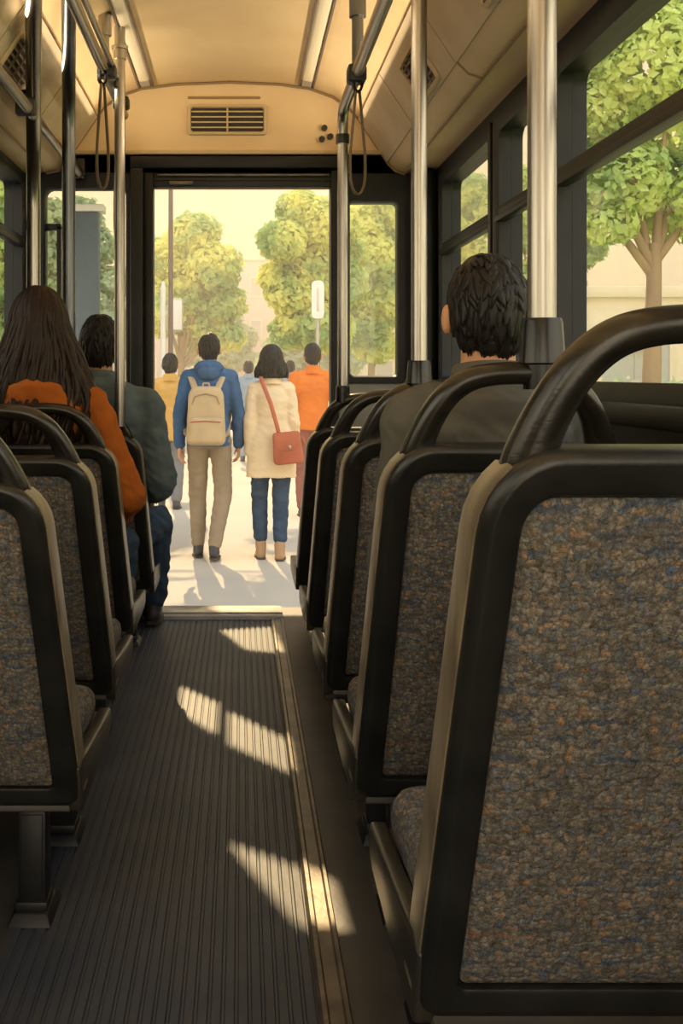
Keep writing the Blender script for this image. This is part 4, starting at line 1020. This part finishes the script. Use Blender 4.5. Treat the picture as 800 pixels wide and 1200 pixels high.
f = MB().box(.06, .27, -.03, .02, 1.98, 2.42, .012).build('notice_board', M['postgrey'], o); MB().box(.075, .255, -.036, -.028, 2.0, 2.40, .003).build('notice_sheet', M['white'], f); MB().box(-.01, .08, -.01, .01, 2.2, 2.23).build('board_bracket', M['white'], o)
x, y, z = at(372, 345, 14.0)
o = thing('street_sign', 'white rounded street sign on a thin post, right in the doorway', 'sign', (x, y, GZ))
MB().tube([(0, 0, 0), (0, 0, 2.5)], .022, 12).build('post', M['postgrey'], o)
R_ = [[V((a, yy, b)) for a, b in rr(.082, .082, 2.12, 2.62, .06, .06, ins, 5)] for yy, ins in ((-.022, .006), (-.028, 0), (-.040, 0), (-.044, .006))]
pl_ = MB().rings(R_).build('sign_plate', M['white'], o, smooth=30)
MB().box(-.014, .014, -.050, -.043, 2.22, 2.52, .003).build('sign_marking', M['b_pink'], pl_)
x, y, z = at(100, 340, 7.6)
o = thing('shelter_panel', 'slate blue shelter panel with a white top edge, behind the left end window', 'panel', (x, y, GZ))
MB().box(-.12, .10, -.05, .05, .05, 2.55, .012).build('panel_board', M['bluepanel'], o); MB().box(-.16, .14, -.07, .07, 2.55, 2.60, .008).build('panel_cap', M['white'], o)
for sx in (-.09, .07): MB().tube([(sx, 0, 0), (sx, 0, .08)], .02, 8).build('panel_foot', M['postgrey'], o)

# unseen slab added outside the door: its openings shape the sun on the aisle
o = thing('sun_mask', 'unseen slab with openings, added outside the door to shape the aisle sunlight', 'sun mask', (-1.9, 7.0, GZ))
def to_mask(X, Y, zr): t_ = zr / -SUN_DIR.z; return (X - SUN_DIR.x * t_, Y + t_)
ZMASK = 2.78
slab = MB().box(-1.6, to_mask(.30, 0, ZMASK)[0] + 1.9, -1.55, 1.95, ZMASK - GZ, ZMASK - GZ + .03).build('mask_slab', M['bluepanel'], o)
cut = MB()
for poly in ([(-.215, 3.80), (-.075, 3.60), (-.075, 3.26), (-.205, 3.48)], [(-.045, 3.52), (.145, 3.24), (.145, 2.93), (-.04, 3.18)], [(-.05, 2.56), (.20, 2.36), (.215, 2.05), (.11, 2.14)], [(-.10, 4.62), (.02, 4.26), (.17, 4.20), (.13, 4.68)]):
    cut.prism([(to_mask(a, b, ZMASK)[0] + 1.9, to_mask(a, b, ZMASK)[1] - 7.0) for a, b in poly], ZMASK - GZ - .1, ZMASK - GZ + .2, axis='z')
co = cut.build('cutter', M['bluepanel'], smooth=0); co.location = (-1.9, 7.0, GZ)
bpy.context.view_layer.update()
bo = slab.modifiers.new('b', 'BOOLEAN'); bo.operation = 'DIFFERENCE'; bo.object = co; bo.solver = 'EXACT'
dg = bpy.context.evaluated_depsgraph_get(); nm_ = bpy.data.meshes.new_from_object(slab.evaluated_get(dg)); slab.modifiers.clear(); slab.data = nm_; bpy.data.objects.remove(co)
for yy in (-1.5, 0.2, 1.9): MB().tube([(-1.5, yy, 0), (-1.5, yy, ZMASK - GZ)], .035, 12).build('mask_post', M['postgrey'], o)
MB().box(-1.6, -1.52, -1.55, 1.95, ZMASK - GZ - .12, ZMASK - GZ, .01).build('mask_beam', M['postgrey'], o)
lob = []
rnd = random.Random(77)
for i in range(17): lob.append((rnd.uniform(1.2, 4.9), rnd.uniform(-1.5, 3.2), rnd.uniform(4.9, 6.0), rnd.uniform(.32, .62)))
tree('tall street tree whose crown reaches over the walkway, trunk left of the view', (-4.6, 14.2, GZ), 3.6, lob + [(0, 0, 5.2, 1.0), (.6, .3, 6.0, .9)], 'leaf_g', 7000, .085, .12, 55, r_in=.4, branches=[(1.0, 0, 5.0), (2.2, .8, 5.2), (3.4, 1.0, 5.4), (4.4, 1.4, 5.5), (0, 0, 5.6)])

# light haze over the street
hz = bpy.data.materials.new('street_haze'); hz.use_nodes = True; nt = hz.node_tree; nt.nodes.clear()
ho = nt.nodes.new('ShaderNodeOutputMaterial'); hv = nt.nodes.new('ShaderNodeVolumePrincipled')
hv.inputs['Color'].default_value = (1, .88, .70, 1); hv.inputs['Density'].default_value = .017; hv.inputs['Anisotropy'].default_value = .35
nt.links.new(hv.outputs[0], ho.inputs['Volume'])
h = MB().box(-30, 30, 6.0, 90, -.29, 14).build('street_haze', hz, smooth=0); tag(h, 'thin warm haze hanging over the street outside', 'haze', kind='stuff')
